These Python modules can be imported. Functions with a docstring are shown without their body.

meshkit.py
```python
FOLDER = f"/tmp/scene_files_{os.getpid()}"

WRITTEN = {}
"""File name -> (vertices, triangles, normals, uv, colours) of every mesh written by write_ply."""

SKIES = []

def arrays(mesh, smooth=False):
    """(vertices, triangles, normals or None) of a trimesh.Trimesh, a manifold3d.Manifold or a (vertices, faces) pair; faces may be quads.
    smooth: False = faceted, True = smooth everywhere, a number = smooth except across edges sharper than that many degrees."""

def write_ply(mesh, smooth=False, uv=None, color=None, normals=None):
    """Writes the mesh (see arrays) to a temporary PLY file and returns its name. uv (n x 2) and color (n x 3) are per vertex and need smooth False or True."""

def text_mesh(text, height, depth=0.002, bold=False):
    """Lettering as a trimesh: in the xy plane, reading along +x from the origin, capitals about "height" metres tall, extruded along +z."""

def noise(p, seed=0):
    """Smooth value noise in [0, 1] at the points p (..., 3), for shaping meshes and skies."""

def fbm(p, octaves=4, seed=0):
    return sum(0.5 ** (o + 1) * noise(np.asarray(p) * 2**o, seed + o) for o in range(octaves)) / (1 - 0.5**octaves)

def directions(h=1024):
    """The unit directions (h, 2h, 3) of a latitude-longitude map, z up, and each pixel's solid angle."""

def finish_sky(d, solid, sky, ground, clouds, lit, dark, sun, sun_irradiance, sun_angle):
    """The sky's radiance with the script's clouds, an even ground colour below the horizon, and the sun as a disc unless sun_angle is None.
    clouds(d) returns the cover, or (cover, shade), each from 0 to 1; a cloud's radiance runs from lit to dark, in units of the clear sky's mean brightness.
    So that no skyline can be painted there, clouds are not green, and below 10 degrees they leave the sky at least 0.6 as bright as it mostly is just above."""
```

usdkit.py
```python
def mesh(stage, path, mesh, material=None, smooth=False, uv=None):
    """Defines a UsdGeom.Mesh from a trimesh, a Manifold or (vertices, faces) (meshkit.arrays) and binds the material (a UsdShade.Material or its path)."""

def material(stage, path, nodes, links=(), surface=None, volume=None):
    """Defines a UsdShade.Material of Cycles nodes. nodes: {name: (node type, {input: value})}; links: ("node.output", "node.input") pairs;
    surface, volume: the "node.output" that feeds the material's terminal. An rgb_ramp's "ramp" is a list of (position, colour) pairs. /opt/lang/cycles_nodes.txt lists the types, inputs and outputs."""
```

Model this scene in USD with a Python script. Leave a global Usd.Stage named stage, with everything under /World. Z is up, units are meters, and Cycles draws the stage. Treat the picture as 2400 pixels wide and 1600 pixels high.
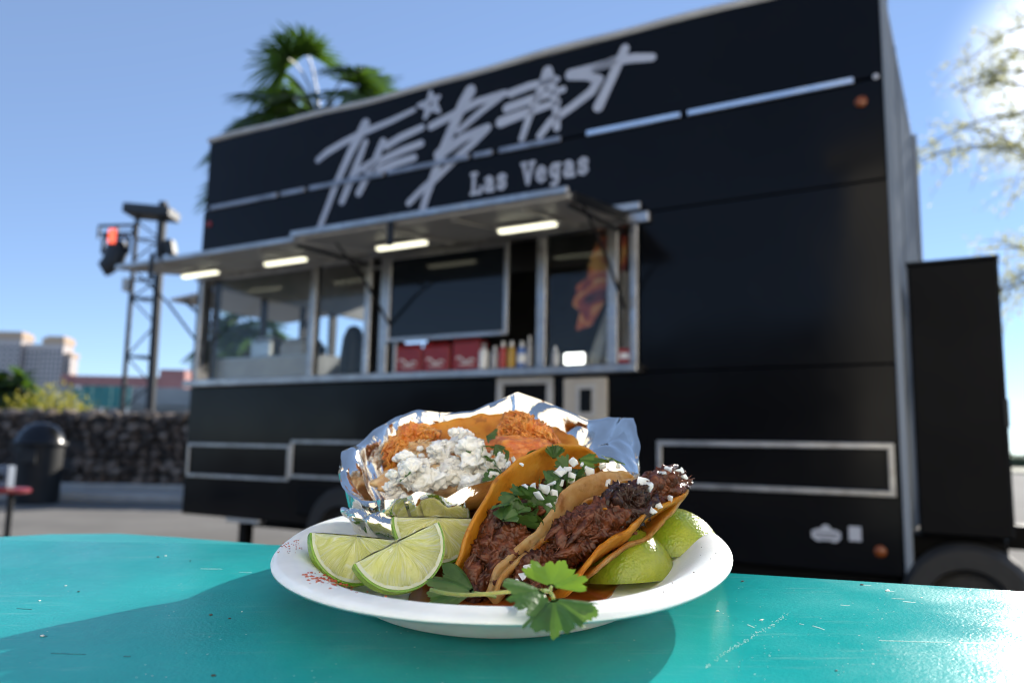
import math, random
import numpy as np, trimesh
import shapely.geometry as sg, shapely.ops as so
from scipy.interpolate import CubicSpline
from pxr import Usd, UsdGeom, UsdLux, UsdShade, Sdf, Gf
import usdkit, meshkit

stage = Usd.Stage.CreateInMemory()
UsdGeom.SetStageUpAxis(stage, 'Z'); UsdGeom.SetStageMetersPerUnit(stage, 1.0)
stage.DefinePrim('/World', 'Xform')

# ------------------------------------------------------------------ camera
HC = 0.88                                   # lens height above the ground
F_PX, PITCH, ROLL = 1852.0, math.radians(7.656), math.radians(1.093)
_cp, _sp, _cr, _sr = math.cos(PITCH), math.sin(PITCH), math.cos(ROLL), math.sin(ROLL)
FWD = np.array([0, _cp, _sp]); _U = np.array([0, -_sp, _cp]); _R = np.array([1.0, 0, 0])
RIGHT = _cr * _R + _sr * _U; UP = -_sr * _R + _cr * _U
EYE = np.array([0, 0, HC])
cam = UsdGeom.Camera.Define(stage, '/World/camera')
cm = np.eye(4); cm[0, :3], cm[1, :3], cm[2, :3], cm[3, :3] = RIGHT, UP, -FWD, EYE
cam.AddTransformOp().Set(Gf.Matrix4d(cm.tolist()))
cam.CreateHorizontalApertureAttr(36.0); cam.CreateVerticalApertureAttr(24.0)
cam.CreateFocalLengthAttr(36.0 * F_PX / 2400); cam.CreateFStopAttr(8.0); cam.CreateFocusDistanceAttr(0.385)
cam.CreateClippingRangeAttr(Gf.Vec2f(0.02, 100000))
EXPOSURE = 1.15
cam.CreateExposureAttr(EXPOSURE)

# ------------------------------------------------------------------ sky and sun
SUN = np.array([0.5625, 0.7330, 0.3827]); SUN /= np.linalg.norm(SUN)
SKY_STRENGTH, SUN_INTENSITY = 0.115, 1.25
# clear desert sky: a little thin high haze evens out the blue, and the bright aureole round the sun
sky = usdkit.material(stage, '/World/Looks/sky', {
    's': ('sky_texture', {'sky_type': 'single_scattering', 'sun_disc': False, 'sun_elevation': math.asin(SUN[2]), 'sun_rotation': math.atan2(SUN[0], SUN[1]),
                          'altitude': 600.0, 'air_density': 0.65, 'aerosol_density': 0.0, 'ozone_density': 2.0}),
    'h': ('mix', {'fac': 0.45, 'color2': (1.28, 1.86, 3.05)}),
    't': ('texture_coordinate', {}), 'd': ('vector_math', {'math_type': 'dot_product', 'vector2': tuple(SUN)}),
    'm1': ('map_range', {'from_min': math.cos(math.radians(8.5)), 'from_max': 1.0, 'to_min': 0.0, 'to_max': 1.0, 'clamp': True}), 'p1': ('math', {'math_type': 'power', 'value2': 3.0}),
    'k1': ('vector_math', {'math_type': 'scale', 'vector1': (11.0, 10.8, 10.2)}), 'ad': ('mix', {'mix_type': 'add', 'fac': 1.0}),
    'b': ('background_shader', {'strength': SKY_STRENGTH})},
    [('s.color', 'h.color1'), ('t.generated', 'd.vector1'), ('d.value', 'm1.value'), ('m1.result', 'p1.value1'), ('p1.value', 'k1.scale'), ('h.color', 'ad.color1'), ('k1.vector', 'ad.color2'), ('ad.color', 'b.color')], surface='b.background')
dome = UsdLux.DomeLight.Define(stage, '/World/sky')
dome.GetPrim().SetCustomDataByKey('kind', 'structure')
UsdShade.MaterialBindingAPI.Apply(dome.GetPrim()).Bind(sky)
sun = UsdLux.DistantLight.Define(stage, '/World/sun')
sun.CreateNormalizeAttr(True); sun.CreateIntensityAttr(SUN_INTENSITY); sun.CreateAngleAttr(0.53); sun.CreateColorAttr(Gf.Vec3f(1.0, 0.94, 0.84))
_z = SUN; _x = np.cross([0, 0, 1.0], _z); _x /= np.linalg.norm(_x); _y = np.cross(_z, _x)
sm = np.eye(4); sm[0, :3], sm[1, :3], sm[2, :3] = _x, _y, _z
sun.AddTransformOp().Set(Gf.Matrix4d(sm.tolist()))

# ------------------------------------------------------------------ frames
def ray(px, py):
    d = FWD + RIGHT * (px - 1200) / F_PX - UP * (py - 800) / F_PX
    return d / np.linalg.norm(d)
def at(px, py, Y):                                   # world point at depth Y
    d = ray(px, py); return EYE + d * (Y / d[1])
# the food table's frame (the table stands on sloping ground and leans a little)
TC = np.array([-0.00289737, 0.44547583, HC - 0.04840544])
TX = np.array([0.99972183, 0, 0.02358543]); TY = np.array([-0.00178121, 0.99714416, 0.07550072]); TN = np.array([-0.02351807, -0.07552173, 0.99686678])
TM = np.eye(4); TM[0, :3], TM[1, :3], TM[2, :3], TM[3, :3] = TX, TY, TN, TC
EYE_T = np.array([(EYE - TC) @ TX, (EYE - TC) @ TY, (EYE - TC) @ TN])
def L(px, py, y):                                    # table-frame point at table-frame depth y
    d = ray(px, py); d = np.array([d @ TX, d @ TY, d @ TN]); return EYE_T + d * ((y - EYE_T[1]) / d[1])
# the trailer's frame: x along its side, y into it, z up
TA = math.radians(30.17); TO = np.array([0, 4.5, 0.0])
TD = np.array([math.cos(TA), -math.sin(TA), 0]); TNN = np.array([math.sin(TA), math.cos(TA), 0])
def tr(px, py, w=0.0):                               # trailer-frame (x, z) of a point of the plane y = w
    d = ray(px, py); o = TO + TNN * w; P = EYE + d * (((o - EYE) @ TNN) / (d @ TNN)); return np.array([(P - TO) @ TD, P[2]])

# ------------------------------------------------------------------ naming and tagging
_used = {}
def path_for(parent, name):
    base = f'{parent}/{name}'; k = _used.get(base, 0); _used[base] = k + 1
    return base if k == 0 else f'{base}_{k:03d}'
def tag(p, label=None, cat=None, group=None, kind=None):
    for k, v in (('label', label), ('category', cat), ('group', group), ('kind', kind)):
        if v: p.SetCustomDataByKey(k, v)
    return p
def thing(name, label, cat, loc=(0, 0, 0), rotz=0.0, group=None, frame=None):
    x = UsdGeom.Xform.Define(stage, path_for('/World', name))
    if frame is not None:
        m = np.eye(4); m[3, :3] = loc; x.AddTransformOp().Set(Gf.Matrix4d((m @ frame).tolist()))
    else:
        x.AddTranslateOp().Set(Gf.Vec3d(*map(float, loc)))
        if rotz: x.AddRotateZOp().Set(float(rotz))
    return tag(x.GetPrim(), label, cat, group)
def part(name, mesh, material, parent=None, smooth=False, label=None, kind=None, uv=None):
    p = str(parent.GetPath()) if parent is not None else '/World'
    m = usdkit.mesh(stage, path_for(p, name), mesh, material, smooth=smooth, uv=uv).GetPrim()
    return tag(m, label, kind=kind)
def copy_of(root, loc, rotz, label, scale=None):
    cd = root.GetCustomData(); name = root.GetName()
    x = UsdGeom.Xform.Define(stage, path_for('/World', name))
    x.GetPrim().GetReferences().AddInternalReference(root.GetPath())
    x.ClearXformOpOrder()
    m = np.eye(4); c, s = math.cos(math.radians(rotz)), math.sin(math.radians(rotz)); k = scale or 1.0
    m[0, :3] = [c * k, s * k, 0]; m[1, :3] = [-s * k, c * k, 0]; m[2, 2] = k; m[3, :3] = loc
    x.AddTransformOp(opSuffix='place').Set(Gf.Matrix4d(m.tolist()))
    x.GetPrim().SetInstanceable(True)
    return tag(x.GetPrim(), label, cd['category'], cd.get('group'))

# ------------------------------------------------------------------ mesh helpers
cat_ = trimesh.util.concatenate
def box(x0, x1, y0, y1, z0, z1, bev=0.0):
    if bev <= 0:
        b = trimesh.creation.box([x1 - x0, y1 - y0, z1 - z0]); b.apply_translation([(x0 + x1) / 2, (y0 + y1) / 2, (z0 + z1) / 2]); return b
    b = min(bev, .45 * min(x1 - x0, y1 - y0, z1 - z0)); p = []
    for x, sx in ((x0, 1), (x1, -1)):
        for y, sy in ((y0, 1), (y1, -1)):
            for z, sz in ((z0, 1), (z1, -1)):
                p += [[x + sx * b, y + sy * b, z], [x + sx * b, y, z + sz * b], [x, y + sy * b, z + sz * b]]
    return trimesh.Trimesh(*hull(p))
def hull(p):
    h = trimesh.convex.convex_hull(np.array(p, float)); return h.vertices, h.faces
def tube(pts, r, n=8, cap=True):
    p = np.asarray(pts, float); k = len(p); r = np.broadcast_to(np.asarray(r, float), (k,))
    t = np.gradient(p, axis=0); t /= np.linalg.norm(t, axis=1, keepdims=True) + 1e-12
    a = np.cross(t, np.where(np.abs(t[:, 2:]) < .9, [0, 0, 1.0], [1.0, 0, 0])); a /= np.linalg.norm(a, axis=1, keepdims=True)
    for i in range(1, k):
        v = a[i - 1] - t[i] * (a[i - 1] @ t[i]); l = np.linalg.norm(v)
        if l > 1e-6: a[i] = v / l
    b = np.cross(t, a); g = np.arange(n) * 2 * np.pi / n
    v = (p[:, None] + r[:, None, None] * (np.cos(g)[None, :, None] * a[:, None] + np.sin(g)[None, :, None] * b[:, None])).reshape(-1, 3)
    i, j = np.meshgrid(np.arange(k - 1), np.arange(n), indexing='ij'); i, j = i.ravel(), j.ravel(); j2 = (j + 1) % n
    f = np.vstack([np.stack([i * n + j, i * n + j2, (i + 1) * n + j2], 1), np.stack([i * n + j, (i + 1) * n + j2, (i + 1) * n + j], 1)])
    if cap:
        v = np.vstack([v, p[0], p[-1]]); c0, c1 = len(v) - 2, len(v) - 1; q = np.arange(n)
        f = np.vstack([f, np.stack([np.full(n, c0), (q + 1) % n, q], 1), np.stack([np.full(n, c1), (k - 1) * n + q, (k - 1) * n + (q + 1) % n], 1)])
    return trimesh.Trimesh(v, f, process=False)
def bar(a, b, w, h=None):                               # square bar between two points
    return tube([a, b], w * .7071, 4)
def spline(pts, n):
    p = np.asarray(pts, float); s = np.r_[0, np.cumsum(np.linalg.norm(np.diff(p, axis=0), axis=1))]
    return CubicSpline(s / s[-1], p)(np.linspace(0, 1, n))
def normals_grid(P):
    du = np.gradient(P, axis=0); dv = np.gradient(P, axis=1); n = np.cross(du, dv); return n / (np.linalg.norm(n, axis=-1, keepdims=True) + 1e-12)
def grid_faces(a, b, flip=False):
    i, j = np.meshgrid(np.arange(a - 1), np.arange(b - 1), indexing='ij'); i, j = i.ravel(), j.ravel()
    q = np.stack([i * b + j, (i + 1) * b + j, (i + 1) * b + j + 1, i * b + j + 1], 1)
    if flip: q = q[:, ::-1]
    return np.vstack([q[:, [0, 1, 2]], q[:, [0, 2, 3]]])
def thick_sheet(P, th, round_=True):
    a, b = P.shape[:2]; n = normals_grid(P)
    e = np.ones((a, b))
    A = P + n * (th / 2 * e)[..., None]; B = P - n * (th / 2 * e)[..., None]
    v = np.vstack([A.reshape(-1, 3), B.reshape(-1, 3)]); f = [grid_faces(a, b), grid_faces(a, b, True) + a * b]
    rim = [i * b for i in range(a)][::-1] + list(range(b)) + [i * b + b - 1 for i in range(1, a)] + [(a - 1) * b + j for j in range(b - 2, 0, -1)]
    rim = list(dict.fromkeys(rim)); m = len(rim)
    mid = np.array([(v[i] + v[i + a * b]) / 2 for i in rim]); cen = P.reshape(-1, 3).mean(0)
    tn = np.roll(mid, -1, 0) - np.roll(mid, 1, 0); nn = n.reshape(-1, 3)[rim]; out = np.cross(tn, nn); out /= np.linalg.norm(out, axis=1, keepdims=True) + 1e-12
    s = np.sign(((mid - cen) * out).sum()); mid = mid + out * s * th * .42; o = len(v); v = np.vstack([v, mid])
    for k in range(m):
        i, j = rim[k], rim[(k + 1) % m]; i2, j2, ik, jk = i + a * b, j + a * b, o + k, o + (k + 1) % m
        f.append(np.array([[i, j, jk], [i, jk, ik], [ik, jk, j2], [ik, j2, i2]]))
    t = trimesh.Trimesh(v, np.vstack(f), process=False); t.fix_normals(); return t
def blob(c, r, amp=.25, freq=1.6, seed=0, sub=3, stretch=None, ang=None):
    m = trimesh.creation.icosphere(sub); v = m.vertices
    d = 1 + amp * 2 * (meshkit.fbm(v * freq + seed * 7.3, 4, seed) - .5)
    v = v * d[:, None] * np.asarray(r, float)
    if ang is not None: v = v @ trimesh.transformations.euler_matrix(*ang)[:3, :3].T
    return trimesh.Trimesh(v + np.asarray(c), m.faces, process=False)
def extrude(poly, h):                                   # polygon(s) in xy, thickness along +z
    gs = getattr(poly, 'geoms', [poly]); return cat_([trimesh.creation.extrude_polygon(g, h, engine='earcut') for g in gs if g.area > 1e-9])
def upright(m, y):                                      # xy drawing put on a vertical plane: x stays, y becomes z, front face at y
    v = m.vertices; return trimesh.Trimesh(np.stack([v[:, 0], y - v[:, 2], v[:, 1]], 1), m.faces, process=False)
def rot(m, deg, axis, point=(0, 0, 0)):
    m = m.copy(); m.apply_transform(trimesh.transformations.rotation_matrix(math.radians(deg), axis, point)); return m
def move(m, d):
    m = m.copy(); m.apply_translation(d); return m
def lathe(prof, n=32):                                  # profile of (r, z)
    p = np.asarray(prof, float); g = np.arange(n) * 2 * np.pi / n
    P = np.stack([p[:, 0][:, None] * np.cos(g), p[:, 0][:, None] * np.sin(g), np.repeat(p[:, 1][:, None], n, 1)], -1)
    k = len(p); i, j = np.meshgrid(np.arange(k - 1), np.arange(n), indexing='ij'); i, j = i.ravel(), j.ravel(); j2 = (j + 1) % n
    f = np.vstack([np.stack([i * n + j, i * n + j2, (i + 1) * n + j2], 1), np.stack([i * n + j, (i + 1) * n + j2, (i + 1) * n + j], 1)])
    return trimesh.Trimesh(P.reshape(-1, 3), f, process=False)

# ------------------------------------------------------------------ materials
def mat(name, c1, c2=None, scale=8.0, rough=.5, bump=None, metal=0.0, coat=0.0, sss=0.0, sss_scale=.003, sss_r=(1, .4, .2), spec=None, rough2=None, detail=4.0, emit=None, stretch=None, aniso=None, lo=.35, hi=.65, trans=0.0, nodes=None, ior=None):
    n = {'t': ('texture_coordinate', {}), 'p': ('principled_bsdf', {'roughness': rough, 'metallic': metal, 'base_color': c1})}
    l = []
    src = 't.object'
    if stretch:
        n['m'] = ('mapping', {'scale': stretch}); l.append(('t.object', 'm.vector')); src = 'm.vector'
    if c2 is not None:
        n['n'] = ('noise_texture', {'scale': scale, 'detail': detail, 'roughness': .6}); n['r'] = ('rgb_ramp', {'ramp': [(lo, c1), (hi, c2)]})
        l += [(src, 'n.vector'), ('n.fac', 'r.fac'), ('r.color', 'p.base_color')]
    if rough2 is not None:
        n['n2'] = ('noise_texture', {'scale': scale * 1.7, 'detail': 5.0}); n['mr'] = ('map_range', {'from_min': .3, 'from_max': .7, 'to_min': rough, 'to_max': rough2, 'clamp': True})
        l += [(src, 'n2.vector'), ('n2.fac', 'mr.value'), ('mr.result', 'p.roughness')]
    if bump:
        n['nb'] = ('noise_texture', {'scale': bump[0], 'detail': 3.0}); n['b'] = ('bump', {'strength': bump[2] if len(bump) > 2 else 1.0, 'distance': bump[1]})
        l += [(src, 'nb.vector'), ('nb.fac', 'b.height'), ('b.normal', 'p.normal')]
    if coat: n['p'][1]['coat_weight'] = coat; n['p'][1]['coat_roughness'] = .08
    if sss: n['p'][1].update({'subsurface_weight': sss, 'subsurface_scale': sss_scale, 'subsurface_radius': sss_r})
    if spec is not None: n['p'][1]['specular_ior_level'] = spec
    if trans: n['p'][1]['transmission_weight'] = trans
    if ior: n['p'][1]['ior'] = ior
    if emit: n['p'][1].update({'emission_color': emit[0], 'emission_strength': emit[1]})
    return usdkit.material(stage, f'/World/Looks/{name}', n, l, surface='p.BSDF')
def leaf_mat(name, c1, c2, tc, fac=.45, rough=.4, scale=30.0, bump=None):
    n = {'t': ('texture_coordinate', {}), 'n': ('noise_texture', {'scale': scale, 'detail': 3.0}), 'r': ('rgb_ramp', {'ramp': [(.35, c1), (.65, c2)]}),
         'p': ('principled_bsdf', {'roughness': rough}), 'x': ('translucent_bsdf', {'color': tc}), 'mx': ('mix_closure', {'fac': fac})}
    l = [('t.object', 'n.vector'), ('n.fac', 'r.fac'), ('r.color', 'p.base_color'), ('p.BSDF', 'mx.closure1'), ('x.BSDF', 'mx.closure2')]
    if bump:
        n['nb'] = ('noise_texture', {'scale': bump[0], 'detail': 2.0}); n['b'] = ('bump', {'strength': 1.0, 'distance': bump[1]})
        l += [('t.object', 'nb.vector'), ('nb.fac', 'b.height'), ('b.normal', 'p.normal')]
    return usdkit.material(stage, f'/World/Looks/{name}', n, l, surface='mx.closure')
def pane_mat(name, tint, ior=1.45, rough=0.0):
    return usdkit.material(stage, f'/World/Looks/{name}', {'a': ('transparent_bsdf', {'color': tint}), 'g': ('glossy_bsdf', {'color': (1, 1, 1), 'roughness': rough}), 'f': ('layer_weight', {'blend': .5}),
                           'p': ('math', {'math_type': 'power', 'value2': 4.0}), 'k': ('math', {'math_type': 'multiply_add', 'value2': .55, 'value3': .012}), 'x': ('mix_closure', {})},
                           [('f.facing', 'p.value1'), ('p.value', 'k.value1'), ('k.value', 'x.fac'), ('a.BSDF', 'x.closure1'), ('g.BSDF', 'x.closure2')], surface='x.closure')

MT = {}
MT['asphalt'] = mat('asphalt', (.145, .138, .128), (.21, .20, .185), scale=.7, rough=.95, bump=(60, .004), lo=.3, hi=.7, spec=.05)
MT['concrete'] = mat('concrete', (.30, .29, .27), (.40, .38, .35), scale=2.5, rough=.85, bump=(40, .003))
MT['truck_black'] = mat('truck_black', (.0022, .0024, .003), (.0035, .0037, .0045), scale=1.2, rough=.08, rough2=.20, bump=(1.3, .004, .35), spec=.13)
MT['truck_dark'] = mat('truck_dark', (.0030, .0030, .0034), (.0055, .0055, .0058), scale=2, rough=.5, spec=.07)
MT['end_metal'] = mat('end_metal', (.15, .18, .22), (.23, .26, .30), scale=1.6, rough=.7, spec=0.0, stretch=(1, 1, .3))
MT['rubber'] = mat('rubber', (.010, .010, .010), (.018, .017, .016), scale=20, rough=.75)
MT['alu'] = mat('alu', (.34, .33, .32), (.46, .45, .44), scale=6, rough=.28, metal=1.0, rough2=.45)
MT['alu_bright'] = mat('alu_bright', (.72, .72, .73), (.8, .8, .8), scale=3, rough=.12, metal=1.0, rough2=.25, bump=(1.8, .008, .5))
MT['frame_grey'] = mat('frame_grey', (.34, .33, .32), (.42, .41, .39), scale=5, rough=.45)
MT['awning_under'] = mat('awning_under', (.42, .40, .37), (.50, .48, .45), scale=1.2, rough=.45)
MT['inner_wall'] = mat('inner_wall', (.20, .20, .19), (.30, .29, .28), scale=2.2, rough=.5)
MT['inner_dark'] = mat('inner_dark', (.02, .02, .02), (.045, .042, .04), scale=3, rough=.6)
MT['vinyl'] = mat('vinyl', (.34, .36, .42), (.40, .42, .48), scale=3, rough=.45)
MT['led'] = mat('led', (.9, .9, .8), rough=.4, emit=((1.0, .97, .72), .95))
MT['glass'] = pane_mat('glass', (.93, .95, .95))
MT['glass_dark'] = mat('glass_dark', (.005, .007, .009), rough=.06, spec=.3)
MT['amber'] = mat('amber', (.17, .04, .006), rough=.25)
MT['red_lens'] = mat('red_lens', (.25, .01, .01), rough=.25)
MT['beige'] = mat('beige', (.36, .32, .27), (.42, .38, .32), scale=4, rough=.5)
MT['steel'] = mat('steel', (.45, .46, .47), (.55, .56, .57), scale=4, rough=.35, metal=.8)
MT['black_metal'] = mat('black_metal', (.005, .0055, .0065), (.010, .011, .013), scale=6, rough=.5, spec=.3)

# ------------------------------------------------------------------ ground
g = trimesh.creation.box([900, 1400, .2]); g.apply_translation([0, 500, -.1])
part('ground', g, MT['asphalt'], kind='structure')
# ------------------------------------------------------------------ food trailer
X0, X1, W = -2.766, 1.994, 2.25
ZB, ZS, ZO, ZC, ZT = .36, 1.315, 2.135, 2.640, 3.172      # skirt bottom, sill, head of the opening, chrome strip, roof edge
trailer = thing('food_trailer', 'long black food trailer with a raised serving awning and grey hand-painted lettering', 'food trailer', TO, -30.17)
def tp(name, m, material, parent=trailer, **k): return part(name, m, MT[material] if isinstance(material, str) else material, parent, **k)
OX0, OX1 = -2.735, .757
tp('lower_side_panel', box(X0, X1 - .010, 0, .04, ZB, ZS - .03, .006), 'truck_black')
tp('end_side_panel', box(OX1 + .02, X1 - .010, 0, .04, ZS - .027, ZO + .003, .003), 'truck_black')
tp('upper_side_panel', box(X0 + .012, X1 - .010, -.003, .04, ZO + .006, ZC - .004, .006), 'truck_black')
tp('top_side_panel', box(X0 + .03, X1 - .010, -.008, .04, ZC, ZT, .006), 'truck_black')
tp('corner_post', box(X0, OX0 - .012, .002, .06, ZS - .03, ZO, .004), 'truck_black')
tp('front_wall', box(X1 - .04, X1 + .002, .043, W, ZB + .05, ZT - .02, .004), 'end_metal', label='pale blue-grey end wall')
tp('corner_trim', box(X1 - .009, X1 + .022, -.013, .042, ZB, ZT - .02, .003), 'end_metal')
tp('corner_trim', box(X1 + .003, X1 + .03, W - .06, W + .01, ZB, ZT - .02, .004), 'end_metal')
for k in range(2):
    tp('wall_rib', box(X1 + .003, X1 + .008, .72 + .75 * k, .735 + .75 * k, ZB + .1, ZT - .05), 'end_metal')
rp = np.linspace(X0 + .02, X1, 36)
tp('roof_rail', tube(np.stack([rp, np.full(36, -.004), ZT + .012 + .010 * np.sin(rp * 2.1 + .6) + .004 * np.sin(rp * 7)], 1), .022, 6), 'frame_grey')
tp('roof', box(X0 + .03, X1, .01, W, ZT - .03, ZT - .002, .004), 'inner_wall')
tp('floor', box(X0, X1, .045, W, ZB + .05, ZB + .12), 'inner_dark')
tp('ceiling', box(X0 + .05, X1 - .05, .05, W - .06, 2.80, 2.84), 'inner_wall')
tp('underbody', box(-.25, X1 - .03, .12, 1.6, .13, ZB - .005, .02), 'truck_dark')
tp('underframe', box(X0 + .3, X1 - .2, .4, W - .3, ZB - .10, ZB + .04), 'truck_dark')
rv = tp('roof_vent', box(.0, .42, .55, .95, ZT, ZT + .16, .02), 'inner_wall')
tp('vent_lid', box(-.03, .45, .52, .98, ZT + .165, ZT + .19, .01), 'truck_dark', rv)
# back wall with its windows, left end wall with its window
BZ0, BZ1 = 1.52, 2.36
tp('back_wall', box(X0, X1 - .045, W - .05, W - .003, ZB + .13, BZ0), 'inner_wall')
tp('back_wall', box(X0, X1 - .045, W - .05, W - .003, BZ1, ZT - .035), 'inner_wall')
bx = [(-2.70, -2.02), (-1.95, -1.50), (-1.43, -1.05), (-.98, -.72), (-.66, -.30)]
ed = [X0] + [v for a in bx for v in a] + [X1 - .045]
for a, b in zip(ed[0::2], ed[1::2]):
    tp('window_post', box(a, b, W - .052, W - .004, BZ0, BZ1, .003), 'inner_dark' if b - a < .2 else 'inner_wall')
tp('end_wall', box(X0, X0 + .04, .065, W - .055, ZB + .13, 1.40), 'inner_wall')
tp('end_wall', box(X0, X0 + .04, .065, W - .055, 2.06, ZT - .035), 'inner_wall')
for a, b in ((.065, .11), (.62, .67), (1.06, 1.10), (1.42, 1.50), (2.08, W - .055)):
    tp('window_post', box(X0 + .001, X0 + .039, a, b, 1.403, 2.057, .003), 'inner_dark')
ea = tp('end_awning', rot(box(X0 - .62, X0 - .01, .22, 1.5, 2.06, 2.085, .004), -4, [0, 1, 0], [X0, 0, 2.07]), 'awning_under', label='small awning over the end window')
tp('awning_strut', tube([[X0 - .50, .27, 2.02], [X0 - .02, .27, 1.72]], .012, 6), 'black_metal', ea)
# partitions and equipment inside
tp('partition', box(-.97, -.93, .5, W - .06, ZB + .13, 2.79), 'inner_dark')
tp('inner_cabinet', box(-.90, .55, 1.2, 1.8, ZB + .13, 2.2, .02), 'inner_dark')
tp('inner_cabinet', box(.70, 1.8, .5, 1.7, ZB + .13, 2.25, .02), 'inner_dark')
ct = tp('counter', box(-2.62, -1.62, .10, .55, 1.18, 1.50, .008), 'steel', label='grey steel counter box')
tp('counter_front', box(-2.60, -1.64, .092, .099, 1.335, 1.485), 'frame_grey', ct)
# sill, frames and posts of the serving opening
tp('sill', box(OX0 - .03, OX1 + .03, -.075, .12, ZS - .035, ZS + .012, .006), 'alu')
tp('head_rail', box(OX0 - .03, OX1 + .08, -.03, .05, ZO - .055, ZO + .004, .005), 'alu')
def post(x0, x1, y0=-.004, y1=.05, z0=ZS + .012, z1=ZO - .055, m='alu'):
    return tp('opening_post', box(x0, x1, y0, y1, z0, z1, .004), m)
post(OX0, OX0 + .035); post(OX0 + .11, OX0 + .15, .03, .08, m='inner_dark')
post(-1.60, -1.54); post(-1.115, -1.06); post(-.985, -.915); post(-.89, -.865, .03, .07)
post(.155, .215); post(.59, .65); post(OX1 - .03, OX1 + .012, -.02, .05)
tp('post_gap', box(-1.058, -.987, .03, .05, ZS + .012, ZO - .057), 'truck_dark')
tp('post_bracket', box(-1.14, -.90, -.02, -.006, 2.005, 2.02), 'alu')
tp('rail_end', box(.62, .80, -.06, -.032, ZO + .01, ZO + .05, .004), 'alu')
# glazing
for a, b in ((OX0 + .16, -1.605), (-1.535, -1.12), (.22, .585)):
    tp('window_pane', box(a, b, .018, .022, ZS + .015, ZO - .06), 'glass')
sw = tp('sash_window', box(-.862, -.03, -.045, -.035, 1.545, 2.04), 'glass_dark', label='dark glass sash in a pale frame')
for q in (box(-.885, -.862, -.055, -.025, 1.52, 2.065, .003), box(-.032, -.004, -.055, -.025, 1.52, 2.065, .003), box(-.861, -.033, -.055, -.025, 1.518, 1.544, .003), box(-.861, -.033, -.055, -.025, 2.041, 2.065, .003)):
    tp('sash_bar', q, 'alu', sw)
# awning: panel, edge, lights, arms
AY, AZ, HZ = -.70, 2.045, 2.135
def aw(y): return HZ - .012 + (AZ - HZ) * (y / AY)
AX0, AX1 = -2.735, .70
slope = math.degrees(math.atan2(HZ - AZ, -AY))
awn = tp('awning', rot(box(-1.045, AX1, AY - .012, -.01, HZ - .012, HZ + .018, .004), slope, [1, 0, 0], [0, 0, HZ]), 'awning_under', label='raised right-hand awning panel over the serving window')
awl = tp('awning', rot(box(AX0, -1.062, AY + .03, -.01, HZ - .020, HZ + .008, .004), slope, [1, 0, 0], [0, 0, HZ]), 'awning_under', label='raised left-hand awning panel, set a little lower')
tp('awning_edge', box(AX0 - .01, -1.066, AY + .010, AY + .034, AZ - .012, AZ + .020, .005), 'alu', awl)
tp('awning_edge', box(-1.05, AX1 + .01, AY - .040, AY - .014, AZ - .002, AZ + .034, .005), 'alu', awn)
tp('awning_edge', rot(box(AX1, AX1 + .018, AY + .01, -.02, HZ - .03, HZ + .02, .004), slope, [1, 0, 0], [0, 0, HZ]), 'black_metal', awn)
for x in (-2.30, -1.40, -.42, .42, -1.85, .02):
    tp('awning_batten', rot(box(x - .012, x + .012, AY + .04, -.02, HZ - .030, HZ - .0205), slope, [1, 0, 0], [0, 0, HZ]), 'frame_grey', awn)
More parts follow.
